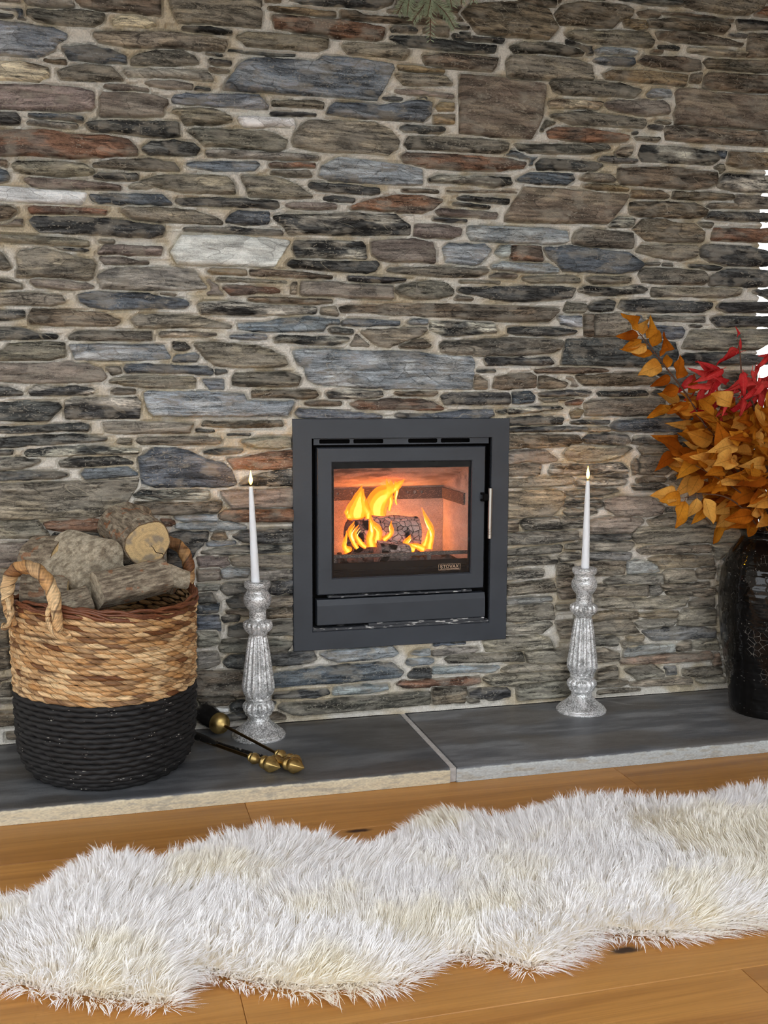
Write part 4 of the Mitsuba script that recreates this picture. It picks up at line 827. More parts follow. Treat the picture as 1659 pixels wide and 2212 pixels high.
def stone_mesh(poly, k, thin, step):
    r = np.random.default_rng(1000 + k)
    rad = min(0.005, 0.16 * math.sqrt(poly.area))
    p = poly.buffer(-rad).buffer(rad * 1.1)
    if p.is_empty or p.geom_type != 'Polygon':
        p = poly
    b = np.array(p.segmentize(step).exterior.coords)[:-1]
    e = np.stack([np.c_[b * 55, np.full(len(b), k)], np.c_[b * 55 + 40, np.full(len(b), k)]])
    b = b + (meshkit.fbm(e, 3, 5).T - 0.5) * 0.0045
    p = Polygon(b).buffer(0)
    if p.geom_type != 'Polygon':
        p = max(p.geoms, key=lambda g: g.area)
    b = np.array(p.segmentize(step * 1.3).exterior.coords)[:-1]
    pts = [b]
    for d in (0.0016, 0.0042):
        q = p.buffer(-d)
        for g in getattr(q, 'geoms', [q]):
            if not g.is_empty:
                pts.append(np.array(g.segmentize(step).exterior.coords)[:-1])
    x0, z0, x1, z1 = p.bounds
    gx, gz = np.meshgrid(np.arange(x0, x1, step), np.arange(z0, z1, step * 0.75))
    g = np.c_[gx.ravel(), gz.ravel()] + r.uniform(-0.3, 0.3, (gx.size, 2)) * step
    inner = p.buffer(-0.0065)
    if not inner.is_empty:
        g = g[shapely.contains_xy(inner, g[:, 0], g[:, 1])]
        pts.append(g)
    P = np.vstack(pts)
    P = P + r.normal(0, 1e-6, P.shape)
    F = Delaunay(P).simplices
    c = P[F].mean(1)
    F = F[shapely.contains_xy(p, c[:, 0], c[:, 1])]
    a, bb, cc = P[F[:, 0]], P[F[:, 1]], P[F[:, 2]]
    s = (bb[:, 0] - a[:, 0]) * (cc[:, 1] - a[:, 1]) - (bb[:, 1] - a[:, 1]) * (cc[:, 0] - a[:, 0])
    F = np.where((s > 0)[:, None], F, F[:, ::-1])[np.abs(s) > 1e-12]
    d = shapely.distance(shapely.points(P), p.exterior)
    h = r.uniform(0.010, 0.018) * (1.0 if not thin else 0.72)
    tilt = r.normal(0, 0.05, 2)
    wx = (P - P.mean(0)) @ tilt
    L = np.c_[P[:, 0] * 16, P[:, 1] * 120, np.full(len(P), k * 1.3)]
    rel = meshkit.fbm(L, 3, 9) - 0.5
    ter = np.floor(meshkit.fbm(np.c_[P[:, 0] * 11, P[:, 1] * 50, np.full(len(P), k * 2.1)], 2, 4) * 5) / 5 - 0.5
    y = -(-0.006 + (h + 0.006) * (1 - np.exp(-d / 0.0022)) + (0.0075 * rel + 0.006 * ter + wx) * np.clip(d / 0.006, 0, 1))
    return np.c_[P[:, 0], np.minimum(y, 0.006), P[:, 1]], F, np.c_[np.full(len(P), k + 0.5), d * 100]


# mortar bed: front face raked back along the stones, with openings for the stove and for the window beside the wall, the wall's end and its back
ST_ = 0.005
gx, gz = np.arange(-1.28, 2.31, ST_), np.arange(0.0, 2.43, ST_)
X, Z = np.meshgrid(gx, gz)
fx, fz = np.meshgrid(np.arange(-1.28, 2.32, 0.002), np.arange(0.0, 2.44, 0.002))
inside = np.zeros(fx.shape, bool)
for _, p_ in stones:
    a0, b0, a1, b1 = p_.bounds
    i0, i1, j0, j1 = int(max(b0, 0) / 0.002), int(b1 / 0.002) + 2, int(max(a0 + 1.28, 0) / 0.002), int((a1 + 1.28) / 0.002) + 2
    inside[i0:i1, j0:j1] |= shapely.contains_xy(p_, fx[i0:i1, j0:j1], fz[i0:i1, j0:j1])
far = distance_transform_edt(~inside) * 0.002
D_ = far[np.clip((Z / 0.002).round().astype(int), 0, far.shape[0] - 1), np.clip(((X + 1.28) / 0.002).round().astype(int), 0, far.shape[1] - 1)]
rake = meshkit.fbm(np.stack([X * 9, Z * 16, X * 0], -1), 3, 33)
Y = 0.0085 * np.clip(1.5 * rake + 0.2, 0, 1.2) - 0.0115 * np.clip((D_ - 0.001) / 0.0055, 0, 1) ** 0.8 - 0.004 * (meshkit.fbm(np.stack([X * 30, Z * 40, X * 0], -1), 3, 21) - 0.3)
X = X.copy()
je = int(np.argmin(np.abs(gx - 1.364)))
mid_ = (Z[:, je] > 0.45) & (Z[:, je] < 1.645)
X[mid_, je] += 0.014 * (meshkit.noise(np.stack([Z[mid_, je] * 0, Z[mid_, je] * 45, Z[mid_, je] * 0], -1), 5) - 0.5)
V = np.stack([X, Y, Z], -1).reshape(-1, 3)
ii, jj = np.meshgrid(np.arange(len(gz) - 1), np.arange(len(gx) - 1), indexing='ij')
ctr = np.stack([gx[jj] + ST_ / 2, gz[ii] + ST_ / 2], -1)
ok = ~((ctr[..., 0] > 0.035) & (ctr[..., 0] < 0.565) & (ctr[..., 1] > 0.262) & (ctr[..., 1] < 0.81))
ok &= ~((jj >= je) & (ctr[..., 1] > 0.45) & (ctr[..., 1] < 1.645))
q = np.stack([ii * len(gx) + jj, ii * len(gx) + jj + 1, (ii + 1) * len(gx) + jj + 1, (ii + 1) * len(gx) + jj], -1)[ok]
F = np.vstack([q[:, [0, 1, 2]], q[:, [0, 2, 3]]])
rows_ = np.nonzero(mid_)[0]
end = V.reshape(len(gz), len(gx), 3)[rows_, je]
E2 = end.copy(); E2[:, 1] = 0.36
nV, m_ = len(V), len(end)
EF = [[nV + a, nV + m_ + a, nV + m_ + a + 1] for a in range(m_ - 1)] + [[nV + a, nV + m_ + a + 1, nV + a + 1] for a in range(m_ - 1)]
bk = join(box(-1.28, 1.36, 0.36, 0.38, 0, 2.43), box(1.365, 2.4, 0.004, 0.36, 1.64, 1.66), box(1.365, 2.4, 0.004, 0.36, 0.43, 0.452), box(1.36, 2.4, 0.36, 0.38, 0, 0.44), box(1.36, 2.4, 0.36, 0.38, 1.65, 2.43))
wall = join((np.vstack([V, end, E2]), np.vstack([F, EF])), bk)
put('wall_back', (wall.vertices, wall.faces), 'mat_mortar', kind='structure')
rest = []
for k, (kind, poly) in enumerate(stones):
    thin = min(poly.minimum_rotated_rectangle.exterior.length, 1) < 0.2
    bounds = poly.bounds
    hz = bounds[3] - bounds[1]
    m = stone_mesh(poly, k, hz < 0.016, 0.0075 if hz > 0.05 else 0.006 if hz > 0.02 else 0.005)
    if k < 299:
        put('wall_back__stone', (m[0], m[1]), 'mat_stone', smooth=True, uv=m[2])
    else:
        rest.append(m)
o = np.cumsum([0] + [len(m[0]) for m in rest])
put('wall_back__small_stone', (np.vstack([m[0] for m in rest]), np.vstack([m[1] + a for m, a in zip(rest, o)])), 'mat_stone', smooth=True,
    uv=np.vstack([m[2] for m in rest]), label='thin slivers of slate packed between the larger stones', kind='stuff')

# ------------------------------------------------------------------ the slate hearth: two slabs and the grout between them
HZ = 0.037


def slate_color(p, n, uv):
    st = fbm(p.x * 6 + uv.x * 9, (p.y + 0.03 * noise(p.x * 3, p.y * 6)) * 24, octaves=4)
    fine = noise(p.x * 60, p.y * 240)
    grain = noise(p.x * 520, p.y * 520)
    bl = fbm(p.x * 5 + 3, p.y * 9, octaves=3)
    c = mix(lin(80, 83, 87), lin(112, 115, 118), smoothstep(0.3, 0.75, st))
    c = mix(c, lin(84, 80, 74), 0.6 * smoothstep(0.45, 0.7, bl))
    vein = dr.abs(noise(p.x * 2.2 + 5 * p.y, p.y * 16 + uv.x) - 0.5)
    c = mix(c, lin(140, 142, 140), 0.35 * (1 - smoothstep(0.0, 0.012, vein)) * smoothstep(0.55, 0.72, noise(p.x * 4, p.y * 7)))
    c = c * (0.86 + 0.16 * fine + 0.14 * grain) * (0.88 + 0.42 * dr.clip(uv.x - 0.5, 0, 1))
    cut = mix(mix(lin(206, 196, 170), lin(186, 192, 192), dr.clip(uv.x - 0.5, 0, 1)), lin(166, 162, 148), 0.6 * smoothstep(0.5, 0.75, fbm(p.x * 30, p.z * 140, octaves=3)))
    cut *= 0.85 + 0.3 * noise(p.x * 240, p.z * 500)
    face = smoothstep(-0.35, -0.8, n.y) * smoothstep(0.034, 0.030, p.z + 0.002 * (noise(p.x * 90, 3.0) - 0.5))
    return mix(c, cut, face)


scene['mat_slate'] = surf(proc(slate_color), 0.42, 0.5, bump=proc(lambda p, n, uv: 0.0018 * fbm(p.x * 8, p.y * 46, p.z * 60, octaves=4) + 0.0003 * noise(p.x * 400, p.y * 400)))
scene['mat_grout'] = surf(proc(lambda p, n, uv: mix(lin(196, 194, 192), lin(166, 163, 158), noise(p.x * 160, p.y * 160, p.z * 160))), 0.95, 0.1)


def slab(x0, x1, seed, tone):
    xs = np.linspace(x0, x1, int((x1 - x0) / 0.006))
    prof = [(-0.443, 0.0005)] + [(-0.443, z) for z in np.linspace(0.006, 0.030, 5)] + [(-0.4415, 0.0345), (-0.4375, HZ)] + [(y, HZ) for y in np.linspace(-0.43, 0.012, 12)] + [(0.012, 0.0005)]
    prof = np.array(prof)
    n = len(prof)
    V = np.stack([np.repeat(xs[:, None], n, 1), np.repeat(prof[None, :, 0], len(xs), 0), np.repeat(prof[None, :, 1], len(xs), 0)], -1)
    w = meshkit.fbm(np.stack([V[..., 0] * 45, V[..., 2] * 160, V[..., 0] * 0 + seed], -1), 3, 2) - 0.5
    V[:, 1:8, 1] += 0.0022 * w[:, 1:8]
    chip = np.clip(meshkit.fbm(np.stack([V[:, 6, 0] * 30, V[:, 6, 0] * 0, V[:, 6, 0] * 0 + seed], -1), 3, 8) - 0.55, 0, 1) * 0.01
    V[:, 5, 2] -= chip * 0.5; V[:, 6, 2] -= chip * 0.4
    V[:, 6, 1] += chip * 0.4; V[:, 7, 1] += chip
    V = V.reshape(-1, 3)
    i, j = np.meshgrid(np.arange(len(xs) - 1), np.arange(n - 1), indexing='ij')
    q = np.stack([i * n + j, (i + 1) * n + j, (i + 1) * n + j + 1, i * n + j + 1], -1).reshape(-1, 4)
    F = np.vstack([q[:, [0, 1, 2]], q[:, [0, 2, 3]]])
    k = len(V)
    e = (len(xs) - 1) * n
    F = np.vstack([F, [[0, j + 1, j] for j in range(1, n - 1)], [[e, e + j, e + j + 1] for j in range(1, n - 1)]])
    return trimesh.Trimesh(V, F, process=False), np.full((k, 2), tone)


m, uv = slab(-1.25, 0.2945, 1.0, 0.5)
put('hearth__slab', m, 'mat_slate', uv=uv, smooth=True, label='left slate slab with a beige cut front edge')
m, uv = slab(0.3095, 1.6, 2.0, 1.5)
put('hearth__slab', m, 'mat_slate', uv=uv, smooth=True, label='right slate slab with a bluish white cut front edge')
put('hearth__grout', box(0.293, 0.311, -0.440, 0.0, 0.001, HZ - 0.0015, 0.001), 'mat_grout', label='pale grout line between the two slabs')
tag('hearth', 'low dark slate hearth along the foot of the stone wall, carrying basket and candlesticks', 'hearth')

# ------------------------------------------------------------------ the inset stove
STEEL = (74, 78, 84)


def painted(p, n, uv):
    a = fbm(p.x * 9, p.y * 9, p.z * 9, octaves=3)
    s = noise(p.x * 600, p.y * 600, p.z * 600)
    return mix(lin(47, 52, 59), lin(61, 67, 75), a) * (0.94 + 0.12 * s)


scene['mat_stove'] = surf(proc(painted), 0.44, 0.45)
scene['mat_black'] = surf((12, 11, 11), 0.8, 0.12)
scene['mat_chrome'] = surf((205, 203, 200), 0.22, 0.5, metal=1.0)
scene['mat_worn_steel'] = surf(proc(lambda p, n, uv: mix(lin(60, 63, 68), lin(190, 190, 188), smoothstep(0.56, 0.72, fbm(p.x * 60, p.y * 60, p.z * 200, octaves=3)))), 0.5, 0.4)
ST = 'inset_stove'
tag(ST, 'dark grey inset wood burning stove set into the stone wall, fire burning behind glass', 'stove')
put(ST + '__surround', bevel_plate(frame(0.0, 0.6, 0.2305, 0.8443, 0.0515, 0.5495, 0.2803, 0.7927), -0.0135, 0.004, 0.0012), 'mat_stove', label='wide flat four-sided steel frame')
put(ST + '__casing', join(plate(frame(0.045, 0.556, 0.274, 0.799, 0.0515, 0.5495, 0.2803, 0.7927), -0.004, 0.05), plate(frame(0.045, 0.556, 0.274, 0.799, 0.083, 0.517, 0.4215, 0.745), 0.03, 0.034)), 'mat_black', label='black recessed casing around the door')


def slot(x0, x1, z0, z1, r=0.003):
    return sbox(x0 + r, z0 + r, x1 - r, z1 - r).buffer(r, quad_segs=3)


vent = sbox(0.057, 0.776, 0.543, 0.7925)
for a, b in ((0.0725, 0.154), (0.164, 0.2455), (0.3145, 0.396), (0.406, 0.4885)):
    vent = vent.difference(slot(a, b, 0.7795, 0.7907))
put(ST + '__vent_strip', plate(vent, -0.0045, -0.0025), 'mat_stove', label='steel strip with four slots above the door')
put(ST + '__door', bevel_plate(frame(0.0655, 0.5318, 0.3786, 0.7686, 0.1052, 0.4938, 0.4217, 0.7302), -0.0115, 0.018, 0.0022), 'mat_stove', label='dark grey steel door frame')
gl = trimesh.Trimesh([[0.100, -0.002, 0.417], [0.499, -0.002, 0.417], [0.499, -0.002, 0.735], [0.100, -0.002, 0.735]], [[0, 1, 2], [0, 2, 3]], process=False)
scene['mat_pane'] = {'type': 'thindielectric', 'int_ior': 1.22}
put(ST + '__door__glass', gl, 'mat_pane', label='clear stove glass')
border = Polygon([(0.100, 0.417), (0.499, 0.417), (0.499, 0.735), (0.100, 0.735)], [[(0.112, 0.4275), (0.4885, 0.4275), (0.4885, 0.7125), (0.112, 0.7125)]])
put(ST + '__door__glass_border', plate(border, 0.001, 0.0022), 'mat_black', label='black printed border of the glass')
scene['mat_badge'] = surf((176, 150, 128), 0.6, 0.3)
t = meshkit.text_mesh('STOVAX', 0.0085, 0.0004, bold=True)
tv = t.vertices.copy()
sx = 0.054 / np.ptp(tv[:, 0])
tv = np.stack([0.4075 + (tv[:, 0] - tv[:, 0].min()) * sx, -0.0030 - tv[:, 2], 0.4365 + tv[:, 1]], 1)
badge = join((tv, t.faces[:, ::-1]), plate(frame(0.4035, 0.466, 0.4305, 0.4478, 0.4043, 0.4652, 0.4313, 0.4470), -0.0034, -0.0030), box(0.4065, 0.463, -0.0034, -0.0030, 0.4330, 0.4345))
put(ST + '__door__badge', badge, 'mat_badge', label='small framed maker name in the corner of the glass')
hv, hf = lathe([(0.0052, 0.0), (0.0062, 0.0008), (0.0062, 0.012), (0.0054, 0.0125), (0.0054, 0.0135), (0.0062, 0.014), (0.0062, 0.0185), (0.0054, 0.019), (0.0054, 0.020), (0.0062, 0.0205), (0.0062, 0.025),
                (0.0054, 0.0255), (0.0054, 0.0265), (0.0062, 0.027), (0.0062, 0.1382), (0.0052, 0.139)], 20)
put(ST + '__door__handle', (moved(hv, np.eye(3), (0.5405, -0.030, 0.5175)), hf), 'mat_chrome', smooth=40, label='polished steel bar handle')
put(ST + '__door__latch', join(box(0.5185, 0.534, -0.0215, -0.010, 0.619, 0.6255, 0.001), box(0.5215, 0.545, -0.032, -0.0215, 0.622, 0.640, 0.0015), box(0.5185, 0.530, -0.022, -0.010, 0.6365, 0.643, 0.001)), 'mat_black', label='black latch bracket behind the handle')
put(ST + '__air_slider', join(box(0.095, 0.50, -0.006, 0.012, 0.3685, 0.3740, 0.0008), box(0.205, 0.372, -0.011, 0.0, 0.3700, 0.3735, 0.0006), box(0.47, 0.482, -0.012, 0.0, 0.369, 0.376, 0.001)), 'mat_worn_steel', label='worn steel air slider under the door')
pan = Polygon([(-0.0125, 0.2985), (-0.0125, 0.3490), (-0.0060, 0.3645), (0.02, 0.3645), (0.02, 0.2965), (-0.0105, 0.2965)])
pm = trimesh.creation.extrude_polygon(pan, 0.4725, engine='earcut')
pv = pm.vertices
put(ST + '__ash_panel', (np.stack([0.0640 + pv[:, 2], pv[:, 0], pv[:, 1]], 1), pm.faces), 'mat_stove', label='horizontal lower panel with a sloping top edge')
sill = trimesh.Trimesh(*[np.asarray(x) for x in (lambda b: (b.vertices, b.faces))(box(0.0525, 0.549, -0.010, 0.03, 0.2805, 0.2880, 0.001))], process=False)
put(ST + '__sill', join(sill, box(0.205, 0.535, -0.0115, 0.0, 0.2878, 0.2955, 0.001)), 'mat_worn_steel', label='worn strip under the lower panel with traces of ash')

# the firebox behind the glass
def brick(p, n, uv):
    s = noise(p.x * 500, p.y * 500, p.z * 500)
    a = fbm(p.x * 30, p.y * 30, p.z * 30, octaves=3)
    soot = smoothstep(0.60, 0.70, p.z) * smoothstep(0.35, 0.65, fbm(p.x * 25, p.y * 25, p.z * 40 + 5, octaves=3))
    c = mix(lin(206, 194, 182), lin(172, 158, 146), a) * (0.72 + 0.5 * s)
    return mix(c, lin(60, 52, 46), 0.75 * soot)


scene['mat_brick'] = surf(proc(brick), 0.9, 0.15)
scene['mat_firesteel'] = surf(proc(lambda p, n, uv: mix(lin(74, 68, 66), lin(120, 108, 100), smoothstep(0.6, 0.75, noise(p.x * 330, p.y * 330, p.z * 330)))), 0.6, 0.4)
scene['mat_soot'] = surf((30, 26, 24), 0.9, 0.15)
FB = ST + '__firebox'
put(FB, join(box(0.06, 0.54, 0.33, 0.34, 0.40, 0.77), box(0.06, 0.07, 0.035, 0.34, 0.40, 0.77), box(0.53, 0.54, 0.035, 0.34, 0.40, 0.77), box(0.06, 0.54, 0.035, 0.34, 0.76, 0.77), box(0.06, 0.54, 0.035, 0.34, 0.40, 0.41)), 'mat_soot', label='fire chamber')
put(FB + '__back_panel', box(0.085, 0.515, 0.300, 0.328, 0.43, 0.655, 0.002), 'mat_brick')
put(FB + '__side_panel', box(0.072, 0.086, 0.036, 0.305, 0.43, 0.755, 0.002), 'mat_brick')
put(FB + '__side_panel', box(0.514, 0.528, 0.036, 0.305, 0.43, 0.755, 0.002), 'mat_brick')
bf = Polygon([(0.305, 0.633), (0.305, 0.648), (0.045, 0.735), (0.045, 0.720)])
bm = trimesh.creation.extrude_polygon(bf, 0.426, engine='earcut')
bv = bm.vertices
put(FB + '__baffle', (np.stack([0.087 + bv[:, 2], bv[:, 0], bv[:, 1]], 1), bm.faces), 'mat_brick', label='sloping baffle plate above the fire')
band = sbox(0.087, 0.597, 0.513, 0.6305)
for hx in (0.187, 0.232, 0.402, 0.446):
    band = band.difference(shapely.Point(hx, 0.6175).buffer(0.0042, quad_segs=4))
band = band.difference(shapely.Point(0.424, 0.6175).buffer(0.0055, quad_segs=4))
put(FB + '__steel_band', join(plate(band, 0.293, 0.2995), box(0.5085, 0.5135, 0.10, 0.2935, 0.597, 0.6305), box(0.087, 0.0915, 0.10, 0.2935, 0.597, 0.6305)), 'mat_firesteel', label='grey steel band with drilled air holes')
put(FB + '__log_guard', join(box(0.086, 0.514, 0.046, 0.052, 0.4655, 0.4755, 0.001), box(0.386, 0.398, 0.046, 0.056, 0.43, 0.467, 0.001), box(0.12, 0.13, 0.046, 0.056, 0.43, 0.467, 0.001)), 'mat_firesteel', label='low steel bar in front of the logs')
put(FB + '__grate', box(0.087, 0.513, 0.036, 0.30, 0.428, 0.436, 0.002), 'mat_soot', label='sooty floor of the fire chamber')
put(FB + '__apron', box(0.086, 0.514, 0.040, 0.0455, 0.412, 0.4535, 0.001), 'mat_soot', label='added dark plate under the log bar, standing in for the unlit sooty front')  # dark plate added where the lower front is unlit and sooty
er = np.random.default_rng(5)


def lump(at, s, seed):
    m = trimesh.creation.icosphere(subdivisions=2, radius=1.0)
    v = m.vertices * (0.75 + 0.5 * meshkit.fbm(m.vertices * 1.7 + seed * 3.3, 2, seed)[:, None]) * s
    return moved(v, trimesh.transformations.random_rotation_matrix(er.random(3))[:3, :3], at), m.faces


scene['mat_ash'] = surf(proc(lambda p, n, uv: mix(lin(120, 112, 108), lin(40, 36, 34), fbm(p.x * 90, p.y * 90, p.z * 90, octaves=2))), 0.95, 0.1)
ash = [lump((er.uniform(0.12, 0.48), er.uniform(0.07, 0.28), 0.442), er.uniform(0.008, 0.016) * np.array([1.3, 1, 0.7]), i) for i in range(60)]
put(FB + '__ash', join(*ash), 'mat_ash', kind='stuff', label='bed of ash and charcoal')
added_emb = [lump((er.uniform(0.25, 0.41), er.uniform(0.262, 0.287), er.uniform(0.446, 0.460)), er.uniform(0.010, 0.016) * np.array([1.3, 1, 0.8]), 100 + i) for i in range(44)]
added_emb += [lump((er.uniform(0.24, 0.34), er.uniform(0.07, 0.10), er.uniform(0.450, 0.458)), er.uniform(0.005, 0.008) * np.array([1.3, 1, 0.8]), 200 + i) for i in range(0)]
put(FB + '__embers', join(*added_emb), 'mat_ash', emitter={'type': 'area', 'radiance': {'type': 'rgb', 'value': [34.0, 10.8, 3.3]}}, label='added unseen ember heap behind the large charred log, lighting the fire chamber', kind='stuff')  # hidden heap, added to light the fire chamber


# charred logs
def char_color(p, n, uv):
    a, b, w = mikit.voronoi(uv.x * 62 + 0.4 * noise(uv.x * 90, uv.y * 5), uv.y * 3.6)
    edge = smoothstep(0.02, 0.11, b - a)
    f = noise(p.x * 420, p.y * 420, p.z * 420)
    c = mix(lin(196, 178, 172), lin(150, 132, 128), w) * (0.7 + 0.5 * f)
    dark = smoothstep(0.6, 0.72, fbm(uv.x * 26, uv.y * 1.3 + 4, octaves=2))
    return mix(lin(20, 17, 16), mix(c, lin(34, 29, 27), dark), edge)


scene['mat_char'] = surf(proc(char_color), 0.9, 0.15, bump=proc(lambda p, n, uv: 0.004 * smoothstep(0.0, 0.25, (lambda v: v[1] - v[0])(mikit.voronoi(uv.x * 62 + 0.4 * noise(uv.x * 90, uv.y * 5), uv.y * 3.6)))))


def log_body(p0, p1, R, shape, seed, taper=0.95, knots=(), n=30, sides=44):
    """A log from p0 to p1: (bark mesh with uv, front cap with uv, back cap with uv). shape(theta): outline radius as a part of R."""
    p0, p1 = np.asarray(p0, float), np.asarray(p1, float)
    L = np.linalg.norm(p1 - p0)
    rot = aim(p1 - p0)
    th = np.linspace(0, 2 * np.pi, sides, endpoint=False)
    s = np.linspace(0, 1, n)
    S, TH = np.meshgrid(s, th, indexing='ij')
    r = R * shape(TH) * (1 + (taper - 1) * S)
    nz = meshkit.fbm(np.stack([S * L * 22 + seed, np.cos(TH) * 2.2, np.sin(TH) * 2.2], -1), 3, seed) - 0.5
    r = r * (1 + 0.16 * nz)
    for ks, kt, kr, kh in knots:
        dd = ((S - ks) * L / kr) ** 2 + (np.abs(np.angle(np.exp(1j * (TH - kt)))) * R / kr) ** 2
        r = r + kh * np.exp(-dd)
    bend = 0.06 * R * np.sin(S * 3 + seed)
    loc = np.stack([S * L, r * np.cos(TH) + bend, r * np.sin(TH)], -1)
    V = moved(loc.reshape(-1, 3), rot, p0)
    i, j = np.meshgrid(np.arange(n - 1), np.arange(sides), indexing='ij')
    q = np.stack([i * sides + j, i * sides + (j + 1) % sides, (i + 1) * sides + (j + 1) % sides, (i + 1) * sides + j], -1).reshape(-1, 4)
    F = np.vstack([q[:, [0, 2, 1]], q[:, [0, 3, 2]]])
    uv = np.stack([(S * L).ravel(), TH.ravel()], -1)
    caps = []
    for e, flip in ((0, False), (n - 1, True)):
        ring = loc[e]
        c = ring.mean(0)
        rr = np.linspace(0, 1, 7)[1:]
        P = np.vstack([c[None], *[c + (ring - c) * k for k in rr]])
        P[:, 0] += (-1 if not flip else 1) * 0.0012 * (1 - np.r_[0, np.repeat(rr, sides)] ** 6) + 0.0012 * (meshkit.fbm(P * 60 + seed, 2, 3) - 0.5)
        fc = [[0, 1 + j, 1 + (j + 1) % sides] for j in range(sides)]
        for k in range(5):
            a, b = 1 + k * sides, 1 + (k + 1) * sides
            for j in range(sides):
                jn = (j + 1) % sides
                fc += [[a + j, b + j, b + jn], [a + j, b + jn, a + jn]]
        fc = np.array(fc)
        fc = fc[:, ::-1] if not flip else fc
        U = np.stack([np.r_[0, np.repeat(rr, sides)], np.r_[0, np.tile(th, 6)]], -1)
        caps.append((moved(P, rot, p0), fc, U))
    return (V, F, uv), caps[0], caps[1]


bark, c0, c1 = log_body((0.200, 0.19, 0.508), (0.398, 0.205, 0.502), 0.056, lambda t: np.minimum(1, 0.88 / np.maximum(np.cos(t - 1.0), 1e-3)), 3, taper=0.98)
key = 'burning_log'
put(key, (bark[0], bark[1]), 'mat_char', smooth=True, uv=bark[2], label='large charred log lying across the stove fire, cracked into scales', category='log')
put(key + '__end', c0[:2], 'mat_char', smooth=True, uv=c0[2]); put(key + '__end', c1[:2], 'mat_char', smooth=True, uv=c1[2])
bark, c0, c1 = log_body((0.262, 0.115, 0.468), (0.352, 0.125, 0.462), 0.034, lambda t: 0.85 + 0.22 * np.abs(np.sin(1.5 * t + 0.4)), 8, taper=0.8)
put('burning_log', (bark[0], bark[1]), 'mat_char', smooth=True, uv=bark[2], label='small grey charred wood chunk in front of the large burning log', category='log')
put('burning_log_001__end', c0[:2], 'mat_char', smooth=True, uv=c0[2]); put('burning_log_001__end', c1[:2], 'mat_char', smooth=True, uv=c1[2])

# flames: nested tongues of glowing gas, half transparent
glow = {'type': 'blendbsdf', 'weight': 0.5, 'a': {'type': 'null'}, 'b': {'type': 'diffuse', 'reflectance': {'type': 'rgb', 'value': 0.0}}}
scene['mat_flame'] = glow


def tongue(pts, depth, scale=1.0, sides=14, n=26, seed=0):
    """pts: (x, z, half width) from the root to the tip."""
    q = spline([(x, z, w) for x, z, w in pts], n)
    s = np.linspace(0, 1, n)
    c = np.stack([q[:, 0] + 0.002 * np.sin(9 * s + seed), np.full(n, depth) + 0.008 * np.sin(5 * s + 1.7 * seed), q[:, 1]], 1)
    w = np.maximum(q[:, 2], 0.0006) * scale
    mid = c[0] + (c - c[0]) * (0.62 + 0.38 * scale) if scale < 1 else c
    t = np.gradient(mid, axis=0); t /= np.linalg.norm(t, axis=1, keepdims=True)
    a = np.cross([0, 1.0, 0], t); a /= np.linalg.norm(a, axis=1, keepdims=True)
    b = np.cross(t, a)
    th = np.linspace(0, 2 * np.pi, sides, endpoint=False)
    V = mid[:, None] + w[:, None, None] * (np.cos(th)[None, :, None] * a[:, None] + 0.45 * np.sin(th)[None, :, None] * b[:, None])
    V = V + 0.0016 * scale * (meshkit.fbm(V * 160 + seed, 2, 4)[..., None] - 0.5) * 2
    V = V.reshape(-1, 3)
    i, j = np.meshgrid(np.arange(n - 1), np.arange(sides), indexing='ij')
    f = np.stack([i * sides + j, (i + 1) * sides + j, (i + 1) * sides + (j + 1) % sides, i * sides + (j + 1) % sides], -1).reshape(-1, 4)
    F = np.vstack([f[:, [0, 2, 1]], f[:, [0, 3, 2]]])
    k = len(V)
    V = np.vstack([V, mid[:1], mid[-1:]])
    e = (n - 1) * sides
    F = np.vstack([F, [[k, (jj + 1) % sides, jj] for jj in range(sides)], [[k + 1, e + jj, e + (jj + 1) % sides] for jj in range(sides)]])
    m = trimesh.Trimesh(V, F, process=False)
    if m.volume < 0:
        F = F[:, ::-1]
    return V, F


def flame(label, strands, depth):
    key = number('flame')
    outer = [tongue(p, depth + 0.004 * i, 1.0, seed=i + 3 * len(labels)) for i, p in enumerate(strands)]
    mid = [tongue(p, depth + 0.004 * i, 0.66, seed=i + 3 * len(labels)) for i, p in enumerate(strands)]
    core = [tongue(p, depth + 0.004 * i, 0.34, seed=i + 3 * len(labels)) for i, p in enumerate(strands)]
    tag(key, label, 'flame', 'flames of the stove fire')
    em = lambda c: {'type': 'area', 'radiance': {'type': 'rgb', 'value': c}}  # noqa: E731
    put(key, join(*outer), 'mat_flame', smooth=True, emitter=em([1.7, 0.20, 0.006]))
    put(key + '__inner_flame', join(*mid), 'mat_flame', smooth=True, emitter=em([1.5, 0.36, 0.02]))
    put(key + '__core', join(*core), 'mat_flame', smooth=True, emitter=em([1.5, 1.1, 0.3]))


flame('pointed yellow flame rising above the left part of the large charred log',
      [[(0.222, 0.560, 0.030), (0.218, 0.585, 0.034), (0.222, 0.612, 0.022), (0.230, 0.634, 0.009), (0.232, 0.650, 0.001)],
       [(0.250, 0.555, 0.008), (0.246, 0.580, 0.011), (0.238, 0.610, 0.008), (0.234, 0.640, 0.002)],
       [(0.196, 0.560, 0.010), (0.192, 0.575, 0.007), (0.186, 0.585, 0.001)]], 0.175)
flame('broad orange flame with a curling tip above the middle of the large charred log',
      [[(0.282, 0.560, 0.026), (0.282, 0.590, 0.034), (0.296, 0.622, 0.028), (0.316, 0.642, 0.014), (0.324, 0.662, 0.001)],
       [(0.300, 0.600, 0.008), (0.318, 0.630, 0.012), (0.345, 0.648, 0.010), (0.368, 0.662, 0.001)],
       [(0.318, 0.575, 0.004), (0.326, 0.605, 0.007), (0.318, 0.640, 0.006), (0.312, 0.668, 0.001)],
       [(0.346, 0.590, 0.002), (0.340, 0.615, 0.005), (0.344, 0.640, 0.006), (0.334, 0.660, 0.001)]], 0.195)
